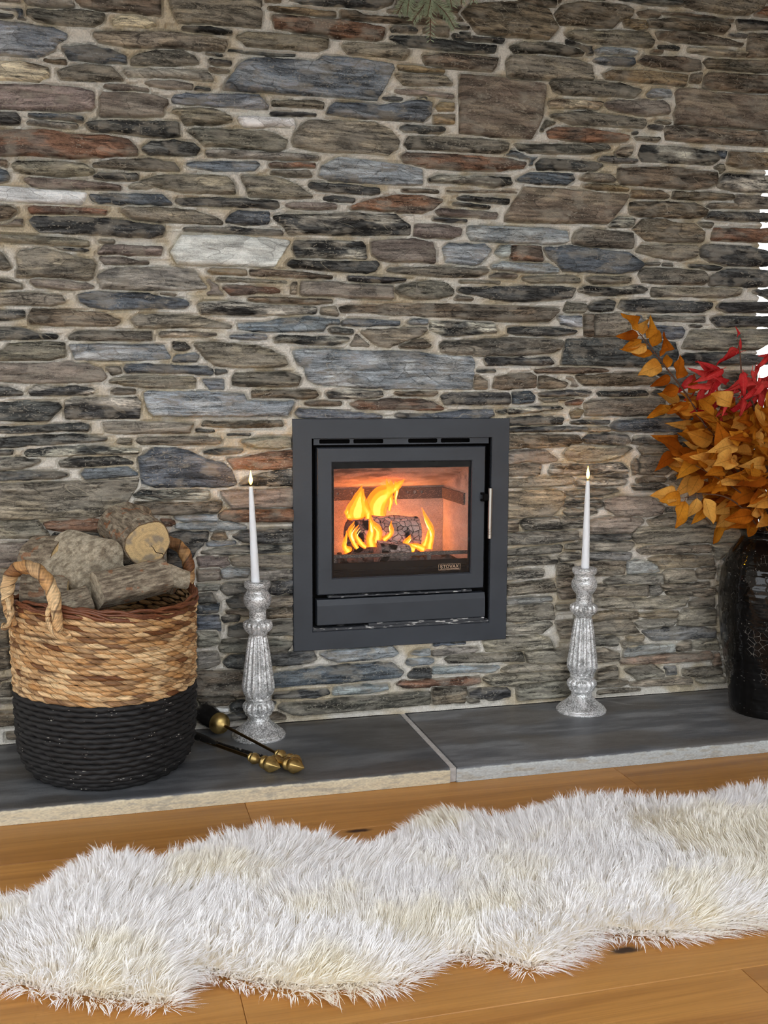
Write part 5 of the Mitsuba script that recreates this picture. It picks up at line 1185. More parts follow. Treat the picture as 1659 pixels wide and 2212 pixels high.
flame('narrow yellow flame standing alone at the right of the burning logs',
      [[(0.427, 0.466, 0.010), (0.433, 0.500, 0.009), (0.428, 0.530, 0.008), (0.414, 0.560, 0.005), (0.398, 0.588, 0.0006)],
       [(0.408, 0.466, 0.012), (0.414, 0.490, 0.007), (0.424, 0.520, 0.004), (0.430, 0.540, 0.0006)]], 0.150)
flame('twisting yellow flames in front of the left end of the large charred log',
      [[(0.243, 0.484, 0.014), (0.242, 0.505, 0.012), (0.250, 0.530, 0.010), (0.243, 0.556, 0.007), (0.240, 0.575, 0.001)],
       [(0.258, 0.492, 0.010), (0.268, 0.510, 0.013), (0.262, 0.535, 0.009), (0.252, 0.556, 0.001)],
       [(0.285, 0.500, 0.008), (0.300, 0.515, 0.007), (0.305, 0.535, 0.004), (0.308, 0.552, 0.001)],
       [(0.232, 0.482, 0.006), (0.212, 0.498, 0.008), (0.202, 0.520, 0.005), (0.212, 0.545, 0.001)],
       [(0.210, 0.478, 0.006), (0.196, 0.500, 0.008), (0.189, 0.530, 0.006), (0.196, 0.556, 0.001)]], 0.118)
flame('low yellow flame licking the right side of the small charred chunk',
      [[(0.372, 0.470, 0.012), (0.352, 0.480, 0.009), (0.344, 0.490, 0.006), (0.360, 0.502, 0.004), (0.362, 0.512, 0.001)],
       [(0.405, 0.468, 0.010), (0.382, 0.478, 0.008), (0.362, 0.484, 0.004), (0.350, 0.492, 0.001)]], 0.128)
flame('thin orange flame at the far left of the stove fire',
      [[(0.182, 0.470, 0.014), (0.172, 0.484, 0.008), (0.174, 0.505, 0.005), (0.180, 0.528, 0.001)]], 0.135)

# ------------------------------------------------------------------ candlesticks and candles
def silver(p, n, uv):
    s = noise(p.x * 900, p.y * 900, p.z * 900)
    s2 = noise(p.x * 380, p.y * 380, p.z * 380)
    a = fbm(p.x * 45, p.y * 45, p.z * 45, octaves=3)
    k = smoothstep(0.36, 0.70, 0.5 * s + 0.35 * s2 + 0.35 * (a - 0.2))
    return mix(lin(130, 132, 131), lin(250, 251, 252), k)


scene['mat_silver'] = surf(proc(silver), 0.38, 0.6, metal=0.4, bump=proc(lambda p, n, uv: 0.00012 * noise(p.x * 420, p.y * 420, p.z * 420) + 0.0006 * fbm(p.x * 70, p.y * 70, p.z * 70, octaves=2), eps=4e-4))
PROF = [(178, 1882), (179, 1876), (178, 1868), (170, 1861), (166, 1858), (167, 1853), (150, 1838), (132, 1825), (108, 1805), (88, 1785), (76, 1768), (72, 1752), (72, 1742), (80, 1736), (90, 1726), (90, 1716), (95, 1706),
        (102, 1690), (103, 1676), (99, 1662), (88, 1648), (80, 1641), (80, 1635), (86, 1629), (87, 1620), (83, 1612), (88, 1600), (97, 1580), (104, 1560), (105, 1540), (102, 1510), (97, 1470), (88, 1400), (76, 1300),
        (63, 1225), (57, 1200), (57, 1192), (63, 1186), (65, 1180), (76, 1170), (90, 1152), (95, 1132), (92, 1112), (80, 1100), (63, 1094), (58, 1088), (56, 1075), (56, 1040), (58, 1028), (68, 1016), (82, 996), (90, 970),
        (91, 945), (84, 925), (73, 908), (70, 896), (73, 886), (84, 876), (87, 862), (87, 848), (84, 841), (78, 838), (46, 838), (40, 846), (38, 900)]
PROF = np.array([(r / 2598.0, (1882 - y) / 2598.0) for r, y in PROF])
pp = spline(PROF, 330)
pp[:, 0] = np.maximum(pp[:, 0], 0.004)


def flutes(th, z):
    zz = 1882 - z * 2598
    inside = lambda a, b: np.clip((zz - a) / 8, 0, 1) * np.clip((b - zz) / 8, 0, 1)  # noqa: E731
    k = np.maximum(np.maximum(inside(1645, 1722) * 0.17, inside(1200, 1606) * 0.22), inside(1100, 1178) * 0.18)
    return 1 - k * (1 - np.abs(np.sin(7 * th)) ** 0.6) + 0.2 * k


cv, cf = lathe(pp, 160, flutes)
cs = ply((cv, cf), 'mat_silver', smooth=True)
PLACES = ((-0.107, -0.097, 'left of the stove', (-0.111, -0.121), 0.4), (0.792, -0.100, 'right of the stove', (0.7935, 0.7945), 2.0))
scene['mat_wax'] = surf((246, 250, 255), 0.45, 0.4)
scene['mat_wick'] = surf((40, 34, 30), 0.9, 0.1)
for i, (x, y, side, (xa, xb), rz) in enumerate(PLACES):
    k = number('candlestick')
    put(k, {**cs, 'to_world': T().translate([x, y, HZ]).rotate([0, 0, 1], math.degrees(rz))}, None, label=f'distressed silver fluted candlestick standing on the hearth {side}', category='candlestick', group='silver candlesticks')
    c = number('candle')
    z0, z1 = HZ + 0.383, (0.6795, 0.678)[i]
    rot = aim((xb - xa, 0, z1 - z0), (0, 1, 0))
    L = z1 - z0
    prof = [(0.0112, 0), (0.0112, 0.01), (0.0104, 0.06), (0.0088, 0.14), (0.0066, 0.22), (0.0052, L - 0.008), (0.0047, L - 0.003), (0.0030, L), (0.0008, L - 0.0012)]
    v, f = lathe(spline(prof, 50), 28)
    v = moved(v[:, [2, 0, 1]], rot, (xa, y, z0))
    put(c, (v, f), 'mat_wax', smooth=True, label=f'lit white taper candle in the silver candlestick {side}', category='candle', group='white taper candles')
    tip = np.array([xb, y, z1])
    w = tube([tip + (0, 0, -0.002), tip + (0.0002, 0, 0.003), tip + (0.0010, 0, 0.0075)], [0.0009, 0.0008, 0.0006], 6)
    put(c + '__wick', w[:2], 'mat_wick', smooth=True)
    fp = [(0.0003, 0.004), (0.0030, 0.008), (0.0047, 0.0135), (0.0046, 0.019), (0.0032, 0.026), (0.0014, 0.033), (0.0002, 0.040)]
    v, f = lathe(spline(fp, 24), 16)
    put(c + '__flame', (v + tip, f), 'mat_flame', smooth=True, emitter={'type': 'area', 'radiance': {'type': 'rgb', 'value': [95.0, 38.0, 0.9]}}, label='small pointed candle flame')
    v, f = lathe(spline([(0.0004, 0.003), (0.0031, 0.006), (0.0046, 0.010), (0.0050, 0.0125), (0.0046, 0.0130)], 16), 16)
    put(c + '__flame__base', (v + tip, f), 'mat_flame', smooth=True, emitter={'type': 'area', 'radiance': {'type': 'rgb', 'value': [2.2, 0.7, 0.1]}}, label='orange foot of the flame')

# ------------------------------------------------------------------ the woven log basket
BC = np.array([-0.482, -0.226])
BROT = math.radians(45)


def rope_color(light):
    def fn(p, n, uv):
        # each strand of the twist is one leaf blade with a tone of its own
        q = uv.x / 0.036 - uv.y / math.pi
        cell = dr.floor(q)
        fr = q - cell
        tone = cell_rand(cell, 5)
        fib = noise(uv.x * 130 + cell * 9, fr * 14)
        fold = smoothstep(0.0, 0.10, fr) * smoothstep(1.0, 0.90, fr)
        if light:
            c = mix(lin(184, 136, 84), lin(230, 200, 154), cell_rand(cell, 9))
            c = mix(c, lin(112, 70, 40), smoothstep(0.72, 1.0, tone))
            c = mix(c, lin(92, 58, 36), 0.7 * smoothstep(0.55, 0.75, fbm(p.x * 26, p.y * 26, p.z * 90, octaves=3)))
            return c * (0.62 + 0.55 * fib) * (0.38 + 0.62 * fold) * (0.75 + 0.5 * noise(p.x * 40, p.y * 40, p.z * 300))
        c = mix(lin(25, 25, 26), lin(35, 35, 36), tone) * (0.8 + 0.35 * fib)
        return mix(c, lin(170, 165, 155), 0.8 * smoothstep(0.80, 0.86, noise(p.x * 190, p.y * 190, p.z * 420)) * smoothstep(0.64, 0.72, noise(p.x * 34, p.y * 34, p.z * 44)))
    return fn


scene['mat_rope'] = surf(proc(rope_color(True)), 0.6, 0.35)
scene['mat_rope_painted'] = surf(proc(rope_color(False)), 0.62, 0.35)
scene['mat_wicker'] = surf(proc(lambda p, n, uv: mix(lin(136, 82, 54), lin(70, 42, 30), fbm(uv.x * 30, uv.y * 2.0, p.z * 60, octaves=3)) * (0.7 + 0.6 * noise(uv.x * 260, uv.y * 5))), 0.42, 0.45)
scene['mat_shade_lining'] = surf((58, 42, 30), 0.9, 0.1)  # dark colour standing in for shade inside the basket


def ring_radius(ph, z):
    t = ph - BROT
    n = 2.2
    f = (np.abs(np.cos(t)) ** n + np.abs(np.sin(t)) ** n) ** (-1 / n)
    a = np.interp(z, [0.030, 0.045, 0.07, 0.10, 0.16, 0.25, 0.36, 0.46], [0.134, 0.160, 0.180, 0.190, 0.194, 0.195, 0.197, 0.199])
    return a * f


PH = np.linspace(0, 2 * np.pi, 240, endpoint=False)
BK = 'log_basket'
tag(BK, 'round woven log basket on the hearth, upper half natural rope, lower half painted black', 'basket')


def sag(ph, z):
    return 0.011 * np.cos(2 * (ph - math.radians(45))) * (z / 0.45) ** 2 - 0.012 * np.cos(ph - math.radians(60)) * 0


rows = np.arange(0.0450, 0.432, 0.0117)
brng = np.random.default_rng(4)
for q, z in enumerate(rows):
    r0 = 0.0066
    zz = z + sag(PH, z) + 0.0022 * (meshkit.noise(np.stack([np.cos(PH) * 3, np.sin(PH) * 3, PH * 0 + q * 3.7], -1), 2) - 0.5)
    rr = ring_radius(PH, z) + 0.0022 * np.sin(26 * PH + q * np.pi) + 0.002 * (meshkit.noise(np.stack([np.cos(PH) * 5, np.sin(PH) * 5, PH * 0 + q * 1.7], -1), 6) - 0.5)
    path = np.stack([BC[0] + rr * np.cos(PH), BC[1] + rr * np.sin(PH), zz], 1)
    ph0 = brng.uniform(0, 3)
    V, F, uv = tube(path, r0, 9, closed=True, lobes=lambda th, s: 0.87 + 0.20 * np.abs(np.sin(th - np.pi * (s + ph0) / 0.036)))
    uv[:, 0] += q * 3.6 + ph0
    painted_row = z < 0.236
    put(BK + '__rope_row', (V, F), 'mat_rope_painted' if painted_row else 'mat_rope', smooth=True, uv=uv)
zs = np.linspace(0.038, 0.44, 14)
ring = np.stack([np.stack([BC[0] + (ring_radius(PH, z) - 0.004) * np.cos(PH), BC[1] + (ring_radius(PH, z) - 0.004) * np.sin(PH), z + sag(PH, z)], 1) for z in zs])
n_ = len(PH)
i, j = np.meshgrid(np.arange(len(zs) - 1), np.arange(n_), indexing='ij')
q = np.stack([i * n_ + j, i * n_ + (j + 1) % n_, (i + 1) * n_ + (j + 1) % n_, (i + 1) * n_ + j], -1).reshape(-1, 4)
F = np.vstack([q[:, [0, 1, 2]], q[:, [0, 2, 3]], [[len(zs) * n_, (a + 1) % n_, a] for a in range(n_)]])
put(BK + '__lining', (np.vstack([ring.reshape(-1, 3), [[BC[0], BC[1], 0.039]]]), F), 'mat_shade_lining', smooth=True, label='added dark sheet inside the basket, standing in for shade between the rope rows')  # dark sheet added behind the rows so their gaps look shaded
for q in range(9):  # dark brown twigs of the rim, winding over one another
    k = (2, 3, 5)[q % 3]
    w = 2 * np.pi * q / 9
    rr = ring_radius(PH, 0.45) + 0.0062 * np.sin(k * PH + w) + 0.002
    zz = 0.4395 + sag(PH, 0.45) + 0.0100 * np.cos(k * PH + w) + 0.002 * np.sin(17 * PH + q)
    path = np.stack([BC[0] + rr * np.cos(PH), BC[1] + rr * np.sin(PH), zz], 1)
    V, F, uv = tube(path, 0.0030 + 0.0008 * (q % 2), 6, closed=True)
    put(BK + '__rim_twig', (V, F), 'mat_wicker', smooth=True, uv=uv)
for side in (1, -1):
    ax = np.array([math.cos(BROT), math.sin(BROT), 0]) * side
    tg = np.array([-math.sin(BROT), math.cos(BROT), 0])
    c = np.array([BC[0], BC[1], 0.0]) + ax * 0.206
    arch = [c + tg * 0.070 + (0, 0, 0.405), c + tg * 0.074 + ax * 0.008 + (0, 0, 0.452), c + tg * 0.066 + ax * 0.012 + (0, 0, 0.500), c + tg * 0.040 + ax * 0.015 + (0, 0, 0.532), c + ax * 0.016 + (0, 0, 0.543),
            c - tg * 0.040 + ax * 0.015 + (0, 0, 0.532), c - tg * 0.066 + ax * 0.012 + (0, 0, 0.500), c - tg * 0.074 + ax * 0.008 + (0, 0, 0.452), c - tg * 0.070 + (0, 0, 0.405)]
    p = spline(arch, 150)
    s = np.linspace(0, 1, 150)
    rad = 0.0150 * np.clip(0.62 + 1.6 * np.minimum(s, 1 - s), 0, 1)
    V, F, uv = tube(p, rad, 14, lobes=lambda th, s: 0.86 + 0.19 * np.abs(np.sin(th - np.pi * s / 0.036)))
    uv[:, 0] += 900 + 7 * side
    hk = put(BK + '__handle', (V, F), 'mat_rope', smooth=True, uv=uv, label='arched rope wrapped handle')
    for e in (1, -1):
        foot = c + tg * 0.070 * e
        lp = spline([foot + ax * 0.014 + (0, 0, 0.478), foot + ax * 0.018 - tg * 0.012 * e + (0, 0, 0.445), foot + ax * 0.014 - tg * 0.004 * e + (0, 0, 0.412), foot + ax * 0.006 + tg * 0.022 * e + (0, 0, 0.398), foot - ax * 0.004 + tg * 0.034 * e + (0, 0, 0.402)], 40)
        V, F, uv = tube(lp, 0.0058, 8, lobes=lambda th, s: 0.85 + 0.2 * np.abs(np.sin(th - np.pi * s / 0.03)))
        uv[:, 0] += 950 + 3 * e + side
        put(hk + '__binding', (V, F), 'mat_rope', smooth=True, uv=uv)

# ------------------------------------------------------------------ firewood in the basket
def bark_color(p, n, uv):
    a = fbm(uv.x * 34 + p.z * 20, uv.y * 9, p.x * 40, octaves=4)
    s = noise(p.x * 380, p.y * 380, p.z * 380)
    g = noise(uv.x * 30, uv.y * 16, 2.0)
    c = mix(lin(152, 140, 122), lin(102, 91, 78), smoothstep(0.3, 0.7, a))
    c = mix(c, lin(182, 174, 154), 0.55 * smoothstep(0.62, 0.75, fbm(p.x * 42, p.y * 42, p.z * 42, octaves=3)))
    c = mix(c, lin(146, 88, 48), 0.5 * smoothstep(0.66, 0.74, fbm(p.x * 60 + 7, p.y * 60, p.z * 60, octaves=2)))
    fi = noise(uv.x * 90, uv.y * 30, 5.0)
    return c * (0.45 + 0.45 * s + 0.3 * g + 0.35 * fi)


def cut_color(p, n, uv):
    r = uv.x + 0.06 * noise(p.x * 60, p.y * 60, p.z * 60)
    rings = noise(r * 26, 1.0)
    s = noise(p.x * 500, p.y * 500, p.z * 500)
    a = fbm(p.x * 40, p.y * 40, p.z * 40, octaves=3)
    c = mix(lin(204, 178, 132), lin(176, 150, 110), 0.6 * rings)
    c = mix(c, lin(150, 136, 116), smoothstep(0.5, 0.72, a))
    ck = dr.abs(uv.y - 3.9 + 0.10 * dr.sin(uv.x * 9))
    c = mix(lin(60, 46, 34), c, smoothstep(0.012, 0.05, ck * (0.25 + uv.x)))
    c = mix(c, lin(96, 78, 58), smoothstep(0.93, 0.985, uv.x))
    return c * (0.82 + 0.32 * s)


def split_color(p, n, uv):
    s = noise(p.x * 420, p.y * 420, p.z * 420)
    a = fbm(p.x * 75, p.y * 75, p.z * 75, octaves=4)
    return mix(lin(182, 172, 152), lin(142, 131, 113), smoothstep(0.35, 0.7, a)) * (0.5 + 0.5 * s + 0.45 * noise(p.x * 170, p.y * 170, p.z * 170))


scene['mat_bark'] = surf(proc(bark_color), 0.9, 0.15, bump=proc(lambda p, n, uv: 0.004 * fbm(uv.x * 26, uv.y * 5, p.z * 12, octaves=4)))
scene['mat_cut'] = surf(proc(cut_color), 0.85, 0.15)
scene['mat_split'] = surf(proc(split_color), 0.9, 0.12, bump=proc(lambda p, n, uv: 0.004 * fbm(p.x * 80, p.y * 80, p.z * 80, octaves=3)))


def firewood(p0, p1, R, shape, seed, label, mats=('mat_bark', 'mat_cut', 'mat_cut'), taper=0.95, knots=()):
    body, c0, c1 = log_body(p0, p1, R, shape, seed, taper, knots)
    k = number('firewood_log')
    put(k, (body[0], body[1]), mats[0], smooth=True, uv=body[2], label=label, category='log', group='firewood in the basket')
    put(k + '__cut_face', c0[:2], mats[1], smooth=True, uv=c0[2])
    put(k + '__cut_face', c1[:2], mats[2], smooth=True, uv=c1[2])


one = lambda t: 1 + 0.05 * np.cos(2 * t + 1) + 0.03 * np.cos(3 * t)  # noqa: E731
tri = lambda t: 0.78 + 0.26 * np.cos(1.5 * (t - 1.4)) ** 2  # noqa: E731
flat = lambda a, d: (lambda t: np.minimum(1 + 0.04 * np.cos(2 * t), d / np.maximum(np.cos(t - a), 1e-3)))  # noqa: E731
firewood((-0.384, -0.250, 0.566), (-0.436, -0.06, 0.592), 0.0530, one, 11, 'round log with a pale sawn end facing the room, topmost in the basket', taper=1.0,
         knots=((0.80, 2.6, 0.022, 0.018), (0.9, 4.2, 0.02, 0.014), (0.55, 5.0, 0.02, 0.006)))
firewood((-0.478, -0.270, 0.505), (-0.570, -0.130, 0.520), 0.074, lambda t: 0.62 + 0.42 * np.abs(np.cos(1.5 * (t - 1.75))) ** 1.5, 12, 'large grey split log with a blunt mossy end, left of the round sawn log', mats=('mat_split', 'mat_split', 'mat_cut'), taper=0.9)
firewood((-0.560, -0.150, 0.520), (-0.640, -0.075, 0.515), 0.056, one, 13, 'brown bark log at the back left of the basket, behind the grey split log')
firewood((-0.497, -0.330, 0.468), (-0.345, -0.285, 0.490), 0.050, lambda t: np.minimum(1 + 0.04 * np.cos(2 * t), 0.62 / np.maximum(np.cos(t + 2.0), 1e-3)), 14, 'half round log lying across the front of the basket, rusty lichen on its bark', mats=('mat_bark', 'mat_split', 'mat_split'))
firewood((-0.345, -0.235, 0.486), (-0.292, -0.225, 0.470), 0.030, tri, 15, 'small split wedge at the right end of the front log', mats=('mat_split', 'mat_split', 'mat_split'), taper=0.8)
firewood((-0.660, -0.255, 0.470), (-0.560, -0.265, 0.462), 0.040, one, 16, 'brown log seen through the left basket handle')
firewood((-0.575, -0.330, 0.440), (-0.515, -0.310, 0.452), 0.034, tri, 17, 'small dark split piece low between the left handle and the front log', mats=('mat_bark', 'mat_bark', 'mat_bark'))
firewood((-0.40, -0.12, 0.47), (-0.32, -0.16, 0.465), 0.042, flat(1.0, 0.7), 18, 'dark log low at the back, under the round sawn log', mats=('mat_bark', 'mat_bark', 'mat_bark'))

# ------------------------------------------------------------------ brass fire tools lying on the hearth
scene['mat_brass'] = surf(proc(lambda p, n, uv: mix(lin(224, 196, 128), lin(168, 140, 86), smoothstep(0.35, 0.75, fbm(p.x * 70, p.y * 70, p.z * 70, octaves=3)))), 0.42, 0.5, metal=1.0)
scene['mat_brass_dark'] = surf((104, 82, 48), 0.4, 0.5, metal=1.0)
scene['mat_bristle'] = surf((24, 22, 21), 0.7, 0.3)
scene['mat_iron'] = surf(proc(lambda p, n, uv: mix(lin(40, 38, 36), lin(150, 148, 142), smoothstep(0.62, 0.75, fbm(p.x * 120, p.y * 120, p.z * 120, octaves=3)))), 0.45, 0.5, metal=0.5)


def finial_parts(key, rot, at):
    """The turned grip at the end of a tool's rod, pointing along the rod's x axis."""
    G_ = 1.22
    v, f = lathe(G_ * spline([(0.0045, 0.0), (0.0078, 0.002), (0.0085, 0.006), (0.006, 0.0095), (0.0098, 0.011), (0.0112, 0.0155), (0.0095, 0.020), (0.0068, 0.027), (0.0060, 0.034), (0.0065, 0.037)], 60), 28)
    put(key + '__grip', (moved(v[:, [2, 0, 1]], rot, at), f), 'mat_brass', smooth=50)
    v, f = lathe(G_ * spline([(0.0060, 0.036), (0.0110, 0.0385), (0.0128, 0.0435), (0.0110, 0.0485), (0.0080, 0.0505)], 24), 28)
    put(key + '__collar', (moved(v[:, [2, 0, 1]], rot, at), f), 'mat_brass', smooth=50)
    prof = spline([(0.0080, 0.0500), (0.0125, 0.0525), (0.0152, 0.0580), (0.0150, 0.0630)], 18)
    prof = np.vstack([prof, [(0.0145, 0.0645), (0.0098, 0.0730), (0.0045, 0.0820), (0.0006, 0.0880)]])
    sq = lambda th, z: np.where(z > 0.058, 1 - np.clip((z - 0.058) / 0.02, 0, 1) * (1 - 0.86 / np.maximum(np.abs(np.cos(((th + 0.4) % (np.pi / 2)) - np.pi / 4)), 0.7)), 1.0)  # noqa: E731
    v, f = lathe(prof, 32, sq)
    v = v * G_
    put(key + '__finial', (moved(v[:, [2, 0, 1]], rot, at), f), 'mat_brass', smooth=35)


def tool(name, a, b, label, category, rod_mat='mat_brass_dark', rod=0.0040):
    """Rod from a (head) to b (start of the grip)."""
    k = number(name)
    tag(k, label, category)
    a, b = np.asarray(a, float), np.asarray(b, float)
    rot = aim(b - a)
    V, F, _ = tube(np.linspace(a, b, 8), rod, 12)
    put(k + '__rod', (V, F), rod_mat, smooth=40)
    finial_parts(k, rot, b)
    return k, rot, a, b


k, rot, a, b = tool('hearth_brush', (-0.196, -0.085, 0.068), (-0.094, -0.300, 0.0585), 'brass hearth brush with a domed head and black bristles, lying behind the other fire tools', 'brush', rod=0.0036)
v, f = lathe(spline([(0.0050, 0.010), (0.0095, 0.007), (0.0200, 0.000), (0.0258, -0.010), (0.0272, -0.020), (0.0262, -0.0255), (0.0225, -0.0262)], 30), 36)
put(k + '__dome', (moved(v[:, [2, 0, 1]], rot, a), f), 'mat_brass', smooth=40, label='domed brass ferrule')
hr = np.random.default_rng(3)
bv, bf = [], []
for q in range(1500):
    rr, t = 0.023 * math.sqrt(hr.random()), hr.uniform(0, 6.283)
    c0_ = np.array([-0.024, rr * math.cos(t), rr * math.sin(t)])
    Lb = hr.uniform(0.085, 0.11)
    e = np.array([-Lb, c0_[1] * 1.55 + hr.normal(0, 0.002), c0_[2] * 1.35 + hr.normal(0, 0.002) + 0.012])
    side = np.array([0, math.sin(t), -math.cos(t)]) * 0.0007
    o = len(bv) * 0
    bv += [c0_ - side, c0_ + side, (c0_ + e) / 2 + (0, 0, -0.002) + side * 0.8, (c0_ + e) / 2 + (0, 0, -0.002) - side * 0.8, e]
    o = 5 * q
    bf += [[o, o + 1, o + 2], [o, o + 2, o + 3], [o + 3, o + 2, o + 4]]
bv = moved(np.array(bv), rot, a)
bv[:, 1] = np.minimum(bv[:, 1], -0.022)
put(k + '__bristles', (bv, bf), 'mat_bristle', kind='stuff', label='black bristles')
k, rot, a, b = tool('fire_poker', (-0.262, -0.150, 0.058), (-0.160, -0.3045, 0.0570), 'brass handled fire tool with a blackened head, its rod pointing under the basket side', 'poker', rod=0.0042)
put(k + '__head', tube([a + (-0.025, 0.035, 0.002), a + (-0.010, 0.016, 0.005), a + (0.012, -0.018, 0.006), a + (0.036, -0.055, 0.004)], [0.006, 0.010, 0.0085, 0.0045], 10)[:2], 'mat_iron', smooth=40, label='blackened iron head flecked with ash')
k, rot, a, b = tool('fire_tongs', (-0.225, -0.165, 0.050), (-0.1105, -0.3330, 0.0570), 'brass handled fire tongs beside the poker, nearest the front edge of the hearth', 'tongs', rod_mat='mat_iron', rod=0.0040)
put(k + '__jaw', tube([a + (-0.022, 0.030, 0.0), a + (0.0, 0.0, 0.002), a + (0.055, -0.080, 0.001)], [0.0035, 0.0045, 0.003], 8)[:2], 'mat_iron', smooth=40, label='dark iron jaw')

# ------------------------------------------------------------------ the black glazed vase
def glaze(p, n, uv):
    a, b, w = mikit.voronoi(uv.x * 60, uv.y * 60)
    line = 1 - smoothstep(0.02, 0.06, b - a)
    patch = smoothstep(0.56, 0.68, fbm(p.x * 16, p.y * 16, p.z * 12, octaves=3))
    dots = smoothstep(0.84, 0.88, noise(p.x * 230, p.y * 230, p.z * 230)) * smoothstep(0.5, 0.65, noise(p.x * 30, p.y * 30, p.z * 30))
    c = mix(lin(8, 8, 8), lin(16, 14, 13), fbm(p.x * 12, p.y * 12, p.z * 60, octaves=2))
    return mix(c, lin(150, 146, 138), dr.clip(0.5 * line * patch + 0.35 * dots, 0, 1))


scene['mat_glaze'] = surf(proc(glaze), 0.06, 0.4, bump=proc(lambda p, n, uv: 0.0008 * fbm(p.x * 6, p.y * 6, p.z * 130, octaves=2) + 0.002 * fbm(p.x * 40, p.y * 40, p.z * 40, octaves=2)))
VC = np.array([1.300, -0.226])
vp = spline([(0.098, 0.0), (0.102, 0.004), (0.104, 0.012), (0.109, 0.05), (0.122, 0.13), (0.136, 0.22), (0.1435, 0.30), (0.1440, 0.345), (0.138, 0.395), (0.122, 0.440), (0.104, 0.468), (0.094, 0.482), (0.091, 0.492), (0.096, 0.502), (0.101, 0.508),
             (0.097, 0.513), (0.086, 0.510), (0.082, 0.49), (0.10, 0.44), (0.12, 0.36), (0.02, 0.05)], 150)
vv, vf = lathe(vp, 96)
vuv = np.stack([np.arctan2(vv[:, 1], vv[:, 0]) * 0.14, vv[:, 2]], 1)
put('vase', (vv + np.array([VC[0], VC[1], HZ]), vf), 'mat_glaze', smooth=True, uv=vuv, label='large black crackle glazed vase of autumn branches at the right end of the hearth', category='vase')

# ------------------------------------------------------------------ autumn branches
def leaf_color(ca, cb, seed, vein):
    def fn(p, n, uv):
        # uv.x along the leaf, uv.y across from -1 to 1
        ay = dr.abs(uv.y)
        ribs = dr.abs(dr.sin((uv.x - 0.22 * ay) * 27))
        c = mix(lin(*ca), lin(*cb), smoothstep(0.3, 0.7, fbm(p.x * 15 + seed, p.y * 15, p.z * 15, octaves=2)))
        c = c * (0.86 + 0.28 * fbm(p.x * 160, p.y * 160, p.z * 160, octaves=2))
        c = mix(c, lin(*vein), 0.35 * (1 - smoothstep(0.0, 0.22, ribs)) + 0.5 * (1 - smoothstep(0.0, 0.07, ay)))
        return mix(c, lin(110, 58, 26), 0.5 * smoothstep(0.84, 1.0, ay))
    return fn


LEAF = [('mat_leaf_ochre', leaf_color((206, 140, 46), (184, 110, 28), 1, (128, 80, 30))), ('mat_leaf_gold', leaf_color((222, 168, 84), (198, 130, 46), 5, (140, 92, 40))),
        ('mat_leaf_brown', leaf_color((180, 102, 28), (144, 72, 20), 9, (96, 50, 18))), ('mat_leaf_red', leaf_color((218, 78, 74), (190, 44, 48), 13, (226, 110, 100)))]
for k, fn in LEAF:
    scene[k] = {'type': 'principledthin', 'base_color': proc(fn), 'roughness': 0.5, 'spec_trans': 0.0, 'diff_trans': 0.5}
scene['mat_twig'] = surf((92, 66, 50), 0.7, 0.3)
lr = np.random.default_rng(17)


def leaf_mesh(seed, red=False):
    """Unit leaf along x, facing z: a thin closed sheet folded along the midrib, curled and ribbed."""
    r = np.random.default_rng(seed)
    nu, nv = 11, 7
    u, v = np.meshgrid(np.linspace(0, 1, nu), np.linspace(-1, 1, nv), indexing='ij')
    w = (0.76 if not red else 0.46) * np.sin(np.pi * np.clip(u, 0, 1) ** 0.82) ** 0.8 * (1 - 0.25 * u) * 0.5
    fold, curl, twist = r.uniform(0.1, 0.95), r.uniform(-1.3, 1.7), r.uniform(-1.0, 1.0)
    if red:
        fold, curl = r.uniform(0.5, 1.3), r.uniform(0.3, 1.9)
    av = np.abs(v)
    y = v * w * np.cos(fold * av)
    z = av * w * np.sin(fold) + 0.012 * np.sin((u - 0.22 * av) * 27) * av + 0.03 * r.normal() * np.sin(5 * u + 3 * v)
    z = z + w * 0.42 * r.normal() * np.sin(9 * u + r.uniform(0, 6)) * av ** 2
    ang = curl * u
    x = np.where(abs(curl) > 1e-3, np.sin(ang) / (curl or 1), u)
    zz = (1 - np.cos(ang)) / (curl or 1)
    X = x - z * np.sin(ang)
    Z = -zz + z * np.cos(ang)
    Y = y * np.cos(twist * u) - Z * 0.3 * np.sin(twist * u)
    V = np.stack([X, Y, Z], -1).reshape(-1, 3)
    i, j = np.meshgrid(np.arange(nu - 1), np.arange(nv - 1), indexing='ij')
    q = np.stack([i * nv + j, (i + 1) * nv + j, (i + 1) * nv + j + 1, i * nv + j + 1], -1).reshape(-1, 4)
    F = np.vstack([q[:, [0, 1, 2]], q[:, [0, 2, 3]]])
    st, sf, _ = tube([(-0.16, 0, -0.03), (-0.06, 0, 0.0), (0.02, 0, 0.0)], 0.010, 4)
    uv = np.stack([u.ravel(), v.ravel()], 1)
    return (np.vstack([V, st]), np.vstack([F, sf + len(V)])), np.vstack([uv, np.zeros((len(st), 2))])


SHAPES = []
for q in range(12):
    m, uv = leaf_mesh(200 + q)
    SHAPES.append(ply(m, 'mat_leaf_ochre', smooth=True, uv=uv))
RED = []
for q in range(6):
    m, uv = leaf_mesh(300 + q, True)
    RED.append(ply(m, 'mat_leaf_red', smooth=True, uv=uv))


def leaf(key, at, direction, face, size, mats=('mat_leaf_ochre', 'mat_leaf_gold', 'mat_leaf_brown'), p=(0.45, 0.3, 0.25), shapes=None):
    sh = (shapes or SHAPES)
    d = dict(sh[lr.integers(len(sh))])
    d['bsdf'] = {'type': 'ref', 'id': mats[lr.choice(len(mats), p=p)]}
    d['to_world'] = world(aim(direction, face), np.asarray(at) + 0.1 * size * np.asarray(direction) / np.linalg.norm(direction), size)
    put(key + '__leaf', d, None)


